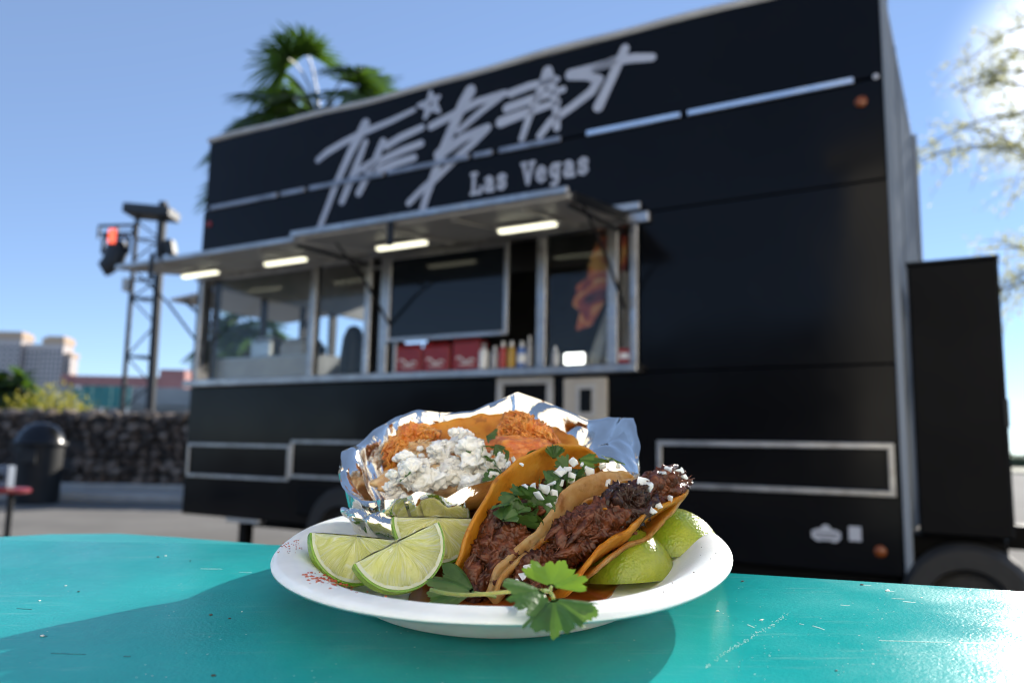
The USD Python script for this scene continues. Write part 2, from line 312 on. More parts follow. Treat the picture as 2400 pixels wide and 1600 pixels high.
for px0, px1, py0, py1 in ((430, 509, 645, 638), (623, 716, 616, 607), (885, 999, 580, 567), (1170, 1303, 539, 524)):
    y = min(np.linspace(-.64, -.06, 117), key=lambda q: abs(tr((px0 + px1) / 2, (py0 + py1) / 2, q)[1] - (aw(q) - .034)))
    x0, x1 = tr(px0, py0, y)[0], tr(px1, py1, y)[0]; z = aw(y) - .028
    fx = tp('light_fixture', box(x0 - .02, x1 + .02, y - .03, y + .03, z - .004, z + .006, .002), 'frame_grey', awn)
    tp('light_bar', box(x0, x1, y - .020, y + .020, z - .022, z - .005, .006), 'led', awn)
for x, y1 in ((-1.07, 0), (AX1 - .02, 0)):
    tp('awning_arm', tube(spline([(x, AY + .04, aw(AY) - .02), (x, -.38, aw(-.38) - .045), (x + .01, -.04, ZO - .10)], 10), .011, 6), 'black_metal')
for x in (OX0 + .05, -.86, OX1 - .05):
    tp('gas_strut', tube([(x, -.04, 1.62), (x, -.30, 1.86), (x, -.56, aw(-.56) - .02)], [.009, .009, .006], 8), 'black_metal')
for x in (-2.30, -.33):
    tp('awning_strap', box(x - .022, x + .022, AY - .03, AY - .02, AZ - .13, AZ + .05, .003), 'black_metal')
# chrome strip in short lengths
MT['strip_grey'] = mat('strip_grey', (.20, .20, .21), (.34, .34, .36), scale=9, rough=.35, metal=.8)
for px0, px1, in ((497, 655), (662, 720), (728, 905), (912, 1105), (1112, 1160), (1172, 1320), (1376, 1600), (1612, 2005)):
    a, b = tr(px0 * 1.0 / (1 if px0 > 900 else 1), 486 - (px0 - 507) * .2), tr(px1, 486 - (px1 - 507) * .2)
    tp('chrome_strip', box(a[0], b[0] - .008, -.022, -.009, ZC - .018, ZC + .018, .006), 'alu_bright' if px0 > 1300 else 'strip_grey')
def marker(px, py, m, r=.022):
    a = tr(px, py); s = trimesh.creation.icosphere(2, r); s.vertices *= [1, .5, 1]
    tp('marker_light', move(s, [a[0], -.006, a[1]]), m, smooth=True)
marker(2018, 240, 'amber', .028); marker(492, 526, 'red_lens', .024); marker(2064, 1291, 'amber', .026)
marker(2053, 181, 'vinyl', .014)
# thin aluminium frames of the hatches on the lower panel
def frame_rect(x0, x1, z0, z1, t, y=-.012, name='hatch_frame', m='alu'):
    for q in (box(x0, x1, y, -.001, z1 - t, z1, .003), box(x0, x1, y, -.001, z0, z0 + t, .003), box(x0, x0 + t, y, -.001, z0 + t, z1 - t, .003), box(x1 - t, x1, y, -.001, z0 + t, z1 - t, .003)):
        tp(name, q, m)
frame_rect(-2.735, -1.70, .63, .872, .022); frame_rect(-1.695, .30, .655, .905, .022); frame_rect(.868, 1.962, .698, .932, .026)
for x0, x1, z0, z1 in ((-2.70, -1.735, .665, .84), (-1.66, .265, .69, .87), (.905, 1.925, .735, .90)):
    tp('hatch_door', box(x0, x1, -.006, -.001, z0, z1, .002), 'truck_black')
# access door and socket box under the sill
frame_rect(-.09, .275, .55, 1.278, .042, -.016, 'door_frame', 'frame_grey')
tp('door_panel', box(-.045, .23, -.006, -.001, .60, 1.23), 'truck_dark'); tp('door_window', box(.03, .225, -.010, -.0065, .70, 1.16), 'glass_dark')
sb = tp('socket_box', box(.345, .60, -.03, -.001, .93, 1.262, .006), 'beige', label='beige metal socket box')
tp('socket_frame', box(.425, .545, -.038, -.031, 1.05, 1.225, .004), 'frame_grey', sb); tp('socket', box(.45, .52, -.044, -.0385, 1.075, 1.20, .003), 'glass_dark', sb)
# stickers low on the side
em = so.unary_union([sg.Point(0, 0).buffer(.05), sg.box(-.10, -.03, .10, .02), sg.Point(-.05, -.01).buffer(.045), sg.Point(.055, -.012).buffer(.045), sg.Point(0, .03).buffer(.035)])
em = em.difference(so.unary_union([sg.LineString([(-.08, .0), (.08, .0)]).buffer(.004), sg.LineString([(-.06, -.025), (.07, -.025)]).buffer(.004)]))
from shapely import affinity
em = affinity.scale(em, .62, .62, origin=(0, 0)); a = tr(1936, 1250)
tp('emblem_sticker', move(upright(extrude(em, .001), -.001), [a[0], 0, a[1]]), 'vinyl')
a = tr(2004, 1250); tp('square_sticker', box(a[0] - .026, a[0] + .026, -.002, -.001, a[1] - .032, a[1] + .032), 'vinyl')
# lettering: strokes laid on the side panels
def stroke(pts, w):
    q = [tr(x, y) for x, y in pts]
    ws = np.broadcast_to(np.asarray(w, float), (len(q),)) / 2 * .88
    gs = []
    for i in range(len(q) - 1):
        gs.append(so.unary_union([sg.Point(q[i]).buffer(ws[i], 8), sg.Point(q[i + 1]).buffer(ws[i + 1], 8)]).convex_hull)
    return so.unary_union(gs)
def O(*p): return [(700 + x * .36565, 100 + y * .36565) for x, y in p]
LET = {
 'letter_t': [(O((130, 755), (190, 705), (300, 640), (430, 575), (600, 505), (745, 435)), [.05, .06, .055, .055, .045, .035]), (O((432, 525), (400, 590), (340, 700), (250, 900), (190, 1060), (125, 1225)), [.085, .08, .07, .06, .055, .05])],
 'letter_h': [(O((435, 640), (380, 780), (330, 910), (285, 1020)), [.05, .06, .065, .06]), (O((545, 640), (490, 770), (430, 890), (392, 965)), .062), (O((355, 850), (440, 790), (520, 745)), .05)],
 'letter_e': [(O((570, 665), (660, 610), (795, 548)), [.06, .058, .05]), (O((440, 820), (560, 745), (680, 690), (790, 650)), [.045, .055, .058, .055]), (O((515, 825), (620, 780), (745, 740)), [.062, .06, .055])],
 'star': [(O((850, 320), (815, 485), (905, 350), (775, 405), (905, 445), (850, 320)), .030)],
 'letter_b': [(O((1105, 315), (1060, 390), (1000, 530), (930, 690), (870, 860), (820, 1000), (790, 1110)), [.09, .085, .08, .075, .065, .06, .055]), (O((855, 540), (1000, 465), (1150, 385), (1325, 330)), [.06, .06, .055, .05]), (O((1325, 330), (1180, 440), (1030, 570)), [.05, .05, .045]), (O((905, 720), (1060, 615), (1215, 550)), [.085, .07, .06]), (O((1215, 550), (1130, 640), (1040, 720), (930, 830), (880, 880)), [.06, .055, .055, .05, .05]), (O((880, 870), (800, 940), (712, 1030)), [.05, .05, .05])],
 'letter_e_001': [(O((1365, 330), (1480, 285), (1660, 240)), [.06, .055, .045]), (O((1340, 425), (1480, 375), (1700, 305)), [.065, .06, .045]), (O((1300, 515), (1430, 465), (1665, 385)), [.075, .065, .045])],
 'letter_a': [(O((1600, 190), (1560, 300), (1500, 430), (1435, 620)), [.075, .06, .055, .045]), (O((1600, 190), (1640, 330), (1655, 430), (1660, 550)), [.075, .06, .055, .05])],
 'letter_s': [(O((2020, 130), (1900, 165), (1745, 210)), [.055, .055, .07]), (O((1745, 215), (1850, 220), (1930, 240)), [.065, .055, .06]), (O((1930, 240), (1880, 320), (1750, 420), (1620, 510), (1550, 600)), [.06, .06, .055, .055, .05])],
 'letter_t_001': [(O((2095, 45), (2030, 190), (1970, 320), (1925, 415)), [.06, .065, .065, .07]), (O((1900, 170), (2020, 125), (2150, 105), (2270, 100)), [.04, .055, .06, .05])],
}
for nm, ss in LET.items():
    gm = so.unary_union([stroke(p, w) for p, w in ss])
    gap = sg.box(-9, ZC - .030, 9, ZC + .002)
    tp(nm.replace('_001', ''), upright(extrude(gm, .0015), -.0085), 'vinyl')
# small slab-serif town name, stroke by stroke
GL = {
 'L': (1.0, [[(.1, 0), (.1, 1)], [(-.08, 1), (.32, 1)], [(-.08, 0), (.72, 0), (.72, .26)]]),
 'a': (.9, [[(.1, .6), (.35, .68), (.56, .56), (.56, 0), (.72, 0)], [(.56, .40), (.25, .40), (.06, .22), (.14, .03), (.32, 0), (.56, .16)]]),
 's': (.9, [[(.60, .50), (.58, .62), (.34, .68), (.12, .58), (.16, .42), (.52, .30), (.62, .14), (.40, 0), (.14, .05), (.08, .18)]]),
 'V': (1.0, [[(.0, 1), (.36, 0), (.72, 1)], [(-.12, 1), (.18, 1)], [(.54, 1), (.84, 1)]]),
 'e': (.9, [[(.06, .36), (.62, .36), (.56, .58), (.34, .68), (.12, .56), (.06, .34), (.14, .10), (.36, 0), (.62, .10)]]),
 'g': (.9, [[(.56, .52), (.32, .68), (.10, .54), (.08, .30), (.24, .10), (.44, .12), (.56, .26)], [(.70, .66), (.56, .66), (.56, -.12), (.42, -.28), (.14, -.26)]]),
}
p0, p1 = tr(1108, 459), tr(1386, 408)
hh = .122; txt = 'Las Vegas'; adv = (p1[0] - p0[0]) / 8.75
for k, ch in enumerate(txt):
    if ch == ' ': continue
    gm = so.unary_union([sg.LineString([(x * adv * .92, y * hh) for x, y in ln]).buffer(.0115) for ln in GL[ch][1]])
    tp('small_letter', move(upright(extrude(gm, .0015), -.0045), [p0[0] + k * adv * .985, 0, p0[1] + .012 + k * .0012]), 'vinyl')
# running gear
def wheel_parts(parent, c, r, wd, nm='wheel'):
    t = lathe([(r * .62, -wd / 2), (r * .9, -wd / 2), (r, -wd * .32), (r, wd * .32), (r * .9, wd / 2), (r * .64, wd / 2), (r * .64, 0), (r * .62, -wd / 2)], 40)
    h = lathe([(0.001, -wd * .30), (r * .2, -wd * .34), (r * .25, -wd * .26), (r * .5, -wd * .2), (r * .6, -wd * .42), (r * .61, 0), (0.001, 0)], 32)
    for m in (t, h): m.apply_transform(trimesh.transformations.rotation_matrix(-math.pi / 2, [1, 0, 0])); m.apply_translation(c)
    w = part(nm, t, MT['rubber'], parent, smooth=40); part('rim', h, MT['rubber'], w, smooth=40)
for x in (-1.15, -.48): wheel_parts(trailer, [x, .0, .31], .31, .2)
tp('wheel_arch', box(-1.6, .05, -.03, -.002, .42, .60, .01), 'truck_dark')
tp('stabiliser_leg', box(-2.30, -2.22, .12, .2, .02, ZB, .01), 'truck_dark'); tp('step_bar', box(-2.32, -1.98, .02, .08, .33, .38, .008), 'steel')
# cabinet on the drawbar
cab = tp('drawbar_cabinet', box(2.045, 2.395, -.02, .62, .545, 1.722, .012), 'truck_dark', label='tall matt black cabinet on the drawbar')
tp('cabinet_lid', box(2.04, 2.40, -.025, .625, 1.7225, 1.735, .004), 'black_metal', cab); tp('cabinet_latch', box(2.38, 2.40, -.032, -.021, 1.0, 1.12, .003), 'black_metal', cab)
tp('drawbar', box(1.99, 3.1, .9, 1.02, .42, .54, .01), 'truck_dark')
tp('undertray', box(2.0, 2.37, .10, 1.3, .22, .535, .01), 'truck_dark')
wheel_parts(trailer, [2.22, .05, .26], .26, .2, 'jockey_wheel')
# ---- things standing in the trailer
def inside(name, label, cat, x, y, z, group=None):
    p = TO + TD * x + TNN * y + np.array([0, 0, z]); return thing(name, label, cat, p, -30.17, group)
MT['soda_red'] = mat('soda_red', (.22, .012, .016), (.28, .02, .02), scale=14, rough=.4)
MT['white_paint'] = mat('white_paint', (.62, .62, .60), (.7, .7, .68), scale=9, rough=.45)
for k, (x, lab) in enumerate(((-.855, 'red drinks carton on the sill, leftmost of three'), (-.645, 'red drinks carton on the sill, between two other cartons'), (-.425, 'tallest red drinks carton on the sill, beside the white bottle'))):
    b = inside('drinks_carton', lab, 'carton', x, .02, ZS + .0135, 'red drinks cartons on the serving sill'); hgt = .155 if k < 2 else .185
    part('carton_body', box(0, .195, 0, .10, 0, hgt, .004), MT['soda_red'], b)
    ln = cat_([tube(np.stack([np.linspace(.03, .16, 9), np.full(9, -.0025), .075 + .012 * np.sin(np.linspace(0, 9, 9)) - np.linspace(0, .02, 9)], 1), .006, 6), box(.05, .15, -.0025, -.0005, .036, .044)])
    part('carton_script', ln, MT['white_paint'], b)
    part('carton_flap', rot(box(.0, .195, .0, .004, hgt + .0005, hgt + .03), -20, [1, 0, 0], [0, 0, hgt]), MT['soda_red'], b)
bt = [(-.20, .030, .16, 'white', 'plain white squeeze bottle beside the red cartons'), (-.125, .024, .14, 'grey', 'pale grey sauce bottle between the white and red bottles'), (-.070, .026, .165, 'red', 'red sauce bottle on the serving sill'), (-.012, .026, .165, 'yellow', 'yellow mustard-coloured bottle on the serving sill'),
      (.055, .028, .16, 'blue', 'blue and white bottle beside the yellow bottle'), (.105, .016, .19, 'grey', 'slim clear bottle left of the window post'), (.27, .020, .12, 'grey', 'short grey bottle right of the window post')]
BC = {'white': (.7, .7, .68), 'grey': (.35, .35, .36), 'red': (.35, .02, .02), 'yellow': (.42, .24, .02), 'blue': (.08, .16, .40)}
for k, v in BC.items(): MT['bottle_' + k] = mat('bottle_' + k, v, tuple(c * .85 for c in v), scale=20, rough=.3)
for x, r, h, c, lab in bt:
    b = inside('sauce_bottle', lab, 'bottle', x, .02, ZS + .0135)
    part('bottle_body', lathe([(0.001, 0), (r * .95, 0), (r, .006), (r, h * .66), (r * .8, h * .74), (r * .42, h * .78), (0.001, h * .78)], 18), MT['bottle_' + c], b, smooth=40)
    part('cap', lathe([(0.001, h * .781), (r * .46, h * .781), (r * .46, h * .88), (r * .2, h), (0.001, h)], 14), MT['white_paint' if c != 'white' else 'bottle_grey'], b, smooth=40)
    if c in ('blue', 'red', 'yellow'):
        part('bottle_label', lathe([(r + .0005, h * .2), (r + .001, h * .21), (r + .001, h * .5), (r + .0005, h * .51)], 18), MT['white_paint' if c == 'blue' else 'bottle_' + c], b, smooth=True)
b = inside('counter_lamp', 'small glowing white lamp on the sill right of the middle post', 'lamp', .30, .05, ZS + .0135)
MT['lamp_white'] = mat('lamp_white', (.9, .9, .9), rough=.4, emit=((1, 1, .93), 2.2))
part('lamp_body', box(0, .13, .02, .06, .015, .085, .012), MT['frame_grey'], b); part('lamp_face', box(.004, .126, .012, .0195, .020, .080, .006), MT['lamp_white'], b); part('lamp_foot', box(.04, .09, .015, .07, 0, .0145, .003), MT['frame_grey'], b)
fl = usdkit.material(stage, '/World/Looks/flame_print', {'t': ('texture_coordinate', {}), 'n': ('noise_texture', {'scale': 7.0, 'detail': 3.0, 'distortion': 1.2}), 'r': ('rgb_ramp', {'ramp': [(.30, (.03, .01, .02)), (.42, (.22, .03, .03)), (.52, (.45, .12, .03)), (.60, (.5, .30, .10)), (.72, (.28, .04, .05))]}), 'p': ('principled_bsdf', {'roughness': .5})},
                     [('t.object', 'n.vector'), ('n.fac', 'r.fac'), ('r.color', 'p.base_color')], surface='p.BSDF')
b = inside('flame_poster', 'orange and red flame-coloured poster hanging behind the right window', 'poster', .33, .14, 1.56)
P = np.array([(.02, .0), (.10, .02), (.16, .12), (.20, .20), (.30, .26), (.31, .50), (.16, .51), (.11, .40), (.09, .28), (.02, .24), (.0, .14), (.05, .10)])
part('poster_sheet', upright(extrude(sg.Polygon(P).buffer(.012), .003), 0), fl, b)
b = inside('pale_curtain', 'pale grey curtain hanging at a slant behind the right window', 'curtain', .40, .10, ZS + .02)
xs = np.linspace(0, 1, 24); zz = np.linspace(0, 1, 12); PX = np.array([[(.02 + (.20 * z) + (x * (.30 - .20 * z)), .012 * math.sin(x * 22) + .05 * x, z * .52) for z in zz] for x in xs])
part('curtain_cloth', thick_sheet(PX, .003), MT['inner_wall'], b, smooth=True)
b = inside('sill_box', 'small dark red box in the right corner of the serving window', 'box', .655, .0, ZS + .0135)
part('box_body', box(0, .07, .0, .06, 0, .085, .004), MT['soda_red'], b); part('box_label', box(.01, .06, -.002, -.0003, .03, .06), MT['white_paint'], b)
# equipment on the counter
for k, (x, w_, h_, m, lab) in enumerate(((-2.36, .22, .13, 'steel', 'steel appliance on the counter, left one, with dark side grips'), (-2.06, .24, .10, 'frame_grey', 'low pale box on the counter beside the steel appliance'))):
    b = inside('counter_appliance', lab, 'appliance', x, .18, 1.501)
    part('housing', box(0, w_, 0, .25, 0, h_, .015), MT[m], b)
    part('appliance_lid', box(.02, w_ - .02, .02, .23, h_ + .0005, h_ + .03, .012), MT[m], b)
    for sx in (-.022, w_ + .002): part('grip', box(sx, sx + .02, .04, .2, -.0, h_ * .9, .006), MT['black_metal'], b)
MT['ochre'] = mat('ochre', (.20, .10, .02), (.26, .15, .06), scale=4, rough=.6)
b = inside('ochre_sack', 'ochre brown sack standing at the back of the left window', 'sack', -1.72, .85, 1.30)
part('sack_body', blob((0, 0, .22), (.20, .14, .26), .12, 1.5, 3, 3), MT['ochre'], b, smooth=True); part('sack_neck', blob((.0, 0, .46), (.10, .08, .06), .25, 2.5, 5, 2), MT['ochre'], b, smooth=True)
for x, lab, s in ((-1.44, 'dark rounded drinks urn behind the narrow window, left one', 1.0), (-1.10, 'dark rounded drinks urn behind the narrow window, right one against the post', 1.1)):
    b = inside('drinks_urn', lab, 'urn', x, .28, 1.22)
    part('urn_body', lathe([(0.001, 0), (.085 * s, 0), (.09 * s, .02), (.09 * s, .26), (.075 * s, .40), (.045 * s, .47), (0.001, .49)], 24), MT['black_metal'], b, smooth=40)
    part('urn_tap', box(-.015, .015, -.13, -.085, .06, .09, .004), MT['steel'], b)
# ------------------------------------------------------------------ stone wall and kerb on the left
rng = np.random.default_rng(11)
MT['stone_a'] = mat('stone_a', (.075, .052, .038), (.16, .11, .08), scale=14, rough=.9, bump=(40, .006))
MT['stone_b'] = mat('stone_b', (.12, .09, .072), (.24, .185, .145), scale=11, rough=.9, bump=(36, .006))
MT['stone_c'] = mat('stone_c', (.035, .026, .021), (.08, .058, .044), scale=16, rough=.9, bump=(40, .006))
MT['mortar'] = mat('mortar', (.035, .032, .030), (.06, .055, .05), scale=12, rough=.95)
WY = 12.7
wall = thing('stone_wall', 'low wall of rough dark rubble stones at the far left of the lot', 'wall', (0, WY, 0))
part('wall_core', box(-17.0, -1.3, .10, .52, 0, 1.26, .02), MT['mortar'], wall)
part('wall_footing', box(-17.0, -1.3, -.06, .60, 0, .20, .02), MT['concrete'], wall)
cnt = 0
zrow = .26; row = 0
while zrow < 1.30:
    x = -8.95 + rng.uniform(0, .15)
    hrow = rng.uniform(.135, .165)
    while x < -1.4:
        w = rng.uniform(.15, .27)
        if -6.9 < x + w / 2 or row > 4 or cnt < 0:
            c = np.array([x + w / 2, .08 + rng.uniform(-.03, .03), zrow + rng.uniform(-.02, .02)])
            p = rng.normal(size=(14, 3)); p /= np.linalg.norm(p, axis=1, keepdims=True); p *= [w * .54, .13, hrow * .62] * rng.uniform(.8, 1.1, (14, 1))
            if cnt < 290:
                part('stone', trimesh.Trimesh(*hull(p + c)), MT[('stone_a', 'stone_b', 'stone_c')[int(rng.integers(3))]], wall); cnt += 1
        x += w * .98
    zrow += hrow * .93; row += 1
top = []
x = -16.95
while x < -1.35:
    w = rng.uniform(.2, .4)
    for y in (.2, .42):
        p = rng.normal(size=(14, 3)); p /= np.linalg.norm(p, axis=1, keepdims=True); p *= [w * .56, .15, .085]
        top.append(trimesh.Trimesh(*hull(p + [x + w / 2, y, 1.29 + rng.uniform(-.02, .02)])))
    x += w
part('coping_stones', cat_(top), MT['stone_b'], wall, kind='stuff')
lo = []
for k in range(1100):
    c = [rng.uniform(-17, -1.4) if k % 3 else rng.uniform(-17, -7), .09 + rng.uniform(-.02, .03), rng.uniform(.25, 1.25)]
    p = rng.normal(size=(12, 3)); p /= np.linalg.norm(p, axis=1, keepdims=True); lo.append(trimesh.Trimesh(*hull(p * [.09, .08, .06] + c)))
part('small_stones', cat_(lo), MT['stone_c'], wall, kind='stuff')
kb = part('kerb', box(-17.5, -.5, 11.55, 11.75, 0, .13, .02), MT['concrete'], None); tag(kb, kind='structure')
sw_ = part('pavement', box(-17.5, -.5, 11.752, 12.62, 0, .118), MT['concrete'], None); tag(sw_, kind='structure')

# ------------------------------------------------------------------ bin, red stool
p = at(92, 1172, 11.2)
MT['gloss_black'] = mat('gloss_black', (.004, .004, .005), rough=.22, spec=.35)
b = thing('domed_litter_bin', 'black litter bin with a shiny domed lid in front of the stone wall', 'litter bin', (p[0], 11.1, 0))
part('bin_body', lathe([(0.001, .0), (.27, 0), (.29, .03), (.30, .80), (.001, .80)], 32), MT['black_metal'], b, smooth=40)
lid = part('dome_lid', lathe([(.315, .80), (.325, .82), (.32, .84), (.27, .96), (.18, 1.06), (.08, 1.10), (.001, 1.11)], 32), MT['gloss_black'], b, smooth=40)
part('lid_rim', lathe([(.322, .79), (.34, .80), (.34, .83), (.322, .84)], 32), MT['black_metal'], b, smooth=True)
part('bin_flap', box(-.14, .14, -.325, -.300, .55, .72, .006), MT['rubber'], b)
MT['stool_red'] = mat('stool_red', (.16, .010, .014), (.22, .015, .02), scale=6, rough=.35)
p = at(30, 1145, 7.0)
b = thing('red_stool', 'red topped pedestal stool at the left edge of the lot', 'stool', (p[0] - .05, 7.0, 0))
part('stool_top', lathe([(.001, .405), (.16, .405), (.185, .42), (.185, .44), (.16, .452), (.001, .452)], 32), MT['stool_red'], b, smooth=40)
part('pedestal', tube([(0.04, 0, 0.02), (0.04, 0, .404)], .026, 12), MT['black_metal'], b); part('stool_foot', lathe([(.001, 0), (.17, 0), (.17, .012), (.03, .035), (.001, .035)], 24), MT['black_metal'], b, smooth=40)
MT['box_blue'] = mat('box_blue', (.10, .13, .18), (.14, .17, .22), scale=8, rough=.5)
b = thing('napkin_box', 'small blue-grey box resting on the red stool', 'box', (p[0] - .09, 6.98, .4535))
part('box_body', box(-.10, .08, -.06, .06, 0, .19, .01), MT['box_blue'], b); part('napkin_slot', box(-.08, .06, -.062, -.0605, .06, .12), MT['black_metal'], b)

# ------------------------------------------------------------------ lighting tower
MT['tower_black'] = mat('tower_black', (.008, .010, .013), (.016, .018, .022), scale=3, rough=.55)
TYD = 16.0
def tw(px, py, Y=TYD): return at(px, py, Y)
tower = thing('lighting_tower', 'black steel truss tower carrying lamps behind the stone wall', 'lighting tower', (0, 0, 0))
A0, A1 = tw(352, 960), tw(383, 474); B0, B1 = tw(286, 960), tw(322, 510)
A0 = A0 + (A0 - A1) * .28; B0 = B0 + (B0 - B1) * .30
A0[2] = max(A0[2], 0); B0[2] = max(B0[2], 0)
part('mast', tube([A0, A1], .095, 8), MT['tower_black'], tower)
part('leg', tube([B0, B1], .05, 8), MT['tower_black'], tower)
C0, C1 = (A0 + B0) / 2 + [0, .5, 0], (A1 + B1) / 2 + [0, .5, 0]
part('leg', tube([C0, C1], .04, 8), MT['tower_black'], tower)
def lerp(a, b, t): return a + (b - a) * t
def leg_at(P, Q, py):                                     # point of a leg at height of a pixel row
    z = at(330, py, TYD)[2]; return lerp(P, Q, (z - P[2]) / (Q[2] - P[2]))
rows = [520, 560, 610, 655, 699, 760, 836, 900, 960]
for i, r in enumerate(rows):
    a, b_, c = leg_at(A0, A1, r), leg_at(B0, B1, r), leg_at(C0, C1, r)
    if r in (560, 655, 699, 836): 
        part('rung', tube([a, b_], .034 if r in (699, 836) else .02, 6), MT['tower_black'], tower); part('rung', tube([b_, c], .018, 6), MT['tower_black'], tower)
    if i + 1 < len(rows):
        r2 = rows[i + 1]; a2, b2, c2 = leg_at(A0, A1, r2), leg_at(B0, B1, r2), leg_at(C0, C1, r2)
        part('brace', tube([a, b2] if i % 2 else [b_, a2], .018, 6), MT['tower_black'], tower); part('brace', tube([c, a2] if i % 2 else [a, c2], .014, 6), MT['tower_black'], tower)
q0, q1 = tw(303, 482), tw(408, 516)
m = box(q0[0], q1[0], TYD - .3, TYD + .3, (q0[2] + q1[2]) / 2 - .10, (q0[2] + q1[2]) / 2 + .10, .02)
part('head_box', rot(m, 4, [0, 1, 0], (q0 + q1) / 2), MT['tower_black'], tower)
h0, h1 = tw(233, 530), tw(318, 528)
part('lamp_bracket', tube([h0, h1], .035, 6), MT['tower_black'], tower); part('lamp_bracket', tube([h0 + [0, 0, -.16], h1 + [0, 0, -.16]], .03, 6), MT['tower_black'], tower)
for u in (.0, .5, .95): part('hanger', tube([lerp(h0, h1, u) + [0, 0, .0], lerp(h0, h1, u) + [0, 0, -.26]], .028, 6), MT['tower_black'], tower)
pl = tw(400, 582); part('speaker_box', rot(box(pl[0] - .09, pl[0] + .09, TYD - .15, TYD + .1, pl[2] - .16, pl[2] + .16, .02), -12, [0, 1, 0], pl), MT['tower_black'], tower)
part('lamp_bracket', tube([tw(385, 575), pl], .02, 6), MT['tower_black'], tower)
pb = tw(299, 668); part('control_box', box(pb[0] - .07, pb[0] + .07, TYD - .1, TYD + .1, pb[2] - .13, pb[2] + .13, .01), MT['frame_grey'], tower)
# the moving head lamp hanging from it
c0 = tw(272, 580); c1 = tw(262, 635)
lampt = thing('stage_lamp', 'black stage lamp with a red lens hanging left of the lighting tower', 'stage lamp', (0, 0, 0))
part('yoke', cat_([tube([c0 + [-.27, 0, .22], c0 + [-.27, 0, -.14]], .04, 8), tube([c0 + [.25, 0, .22], c0 + [.25, 0, -.12]], .04, 8), tube([c0 + [-.27, 0, .22], c0 + [.25, 0, .22]], .045, 8)]), MT['tower_black'], lampt)
body = part('lamp_body', tube([c0 + [.0, 0, .12], c0 + [.02, 0, -.10], c0 + [-.02, -.03, -.30], c0 + [-.14, -.08, -.46], c0 + [-.2, -.1, -.5]], [.17, .22, .21, .17, .15], 20), MT['tower_black'], lampt, smooth=40)
MT['red_glow'] = mat('red_glow', (.5, .05, .03), rough=.3, emit=((1.0, .13, .06), .9))
cl = tw(276, 560)
part('red_lens', box(cl[0] - .075, cl[0] + .075, TYD - .25, TYD - .221, cl[2] - .15, cl[2] + .15, .01), MT['red_glow'], lampt)

# ------------------------------------------------------------------ overpass, far buildings
MT['overpass'] = mat('overpass', (.24, .235, .23), (.30, .29, .28), scale=.3, rough=.85)
MT['overpass_dark'] = mat('overpass_dark', (.05, .05, .05), rough=.9)
ov = thing('concrete_overpass', 'long grey concrete overpass crossing behind the stone wall', 'overpass', (0, 80, 0))
for k in range(40):
    x = -206 + 6.0 * k
    part('parapet_panel', box(x, x + 5.92, 0, .4, 4.4, 6.25, .05), MT['overpass'], ov)
part('deck', box(-206, 34, .42, 9, 3.9, 4.9), MT['overpass'], ov)
part('girder', box(-206, 34, .5, 8.8, 2.4, 3.88), MT['overpass_dark'], ov)
for k in range(14): part('pier', tube([(-192 + 17 * k, 4.5, 0), (-192 + 17 * k, 4.5, 2.5)], .9, 12), MT['overpass'], ov)
MT['teal_panel'] = mat('teal_panel', (.012, .13, .125), (.02, .17, .16), scale=.6, rough=.5)
a, b2 = at(168, 953, 70), at(308, 905, 70)
sg_ = thing('teal_hoarding', 'teal green hoarding in front of the grey overpass', 'hoarding', (0, 70, 0))
n_ = 6; xs = np.linspace(a[0], b2[0], n_ + 1)
for k in range(n_): part('hoarding_board', box(xs[k], xs[k + 1] - .05, 0, .08, a[2] + (.0 if k else .6), b2[2] - (0 if k else .3)), MT['teal_panel'], sg_)
for x in (xs[0] + .3, xs[3], xs[-1] - .3): part('hoarding_post', tube([(x, .2, 0), (x, .2, b2[2])], .1, 8), MT['steel'], sg_)
# low red and white building
MT['red_wall'] = mat('red_wall', (.28, .12, .11), (.34, .15, .14), scale=.2, rough=.8); MT['white_wall'] = mat('white_wall', (.50, .48, .46), (.56, .54, .52), scale=.2, rough=.8)
MT['far_glass'] = mat('far_glass', (.05, .06, .08), (.08, .09, .115), scale=.3, rough=.35)
a, b2 = at(145, 960, 250), at(427, 884, 250)
lb = thing('low_red_building', 'low red and white building above the overpass', 'building', (0, 250, 0))
part('wall', box(a[0], b2[0], .5, 25, 0, b2[2] - 3.2), MT['white_wall'], lb); part('red_band', box(a[0] - .5, b2[0] + .4, 0, 25.5, b2[2] - 3.1, b2[2]), MT['red_wall'], lb)
part('red_end', box(b2[0] - 7, b2[0] + 1, -.6, 26, 0, b2[2] + 2.4), MT['red_wall'], lb); part('red_end', box(a[0] - 1, a[0] + 2, -.4, 25.7, 0, b2[2] + .3), MT['red_wall'], lb)
nx = 13
for k in range(nx):
    x = a[0] + 3 + (b2[0] - a[0] - 12) * k / nx
    part('window', box(x, x + 1.5, .42, .55, b2[2] - 6.6, b2[2] - 4.2), MT['far_glass'], lb)
    part('window', box(x, x + 1.5, .42, .55, b2[2] - 10.6, b2[2] - 8.2), MT['far_glass'], lb)
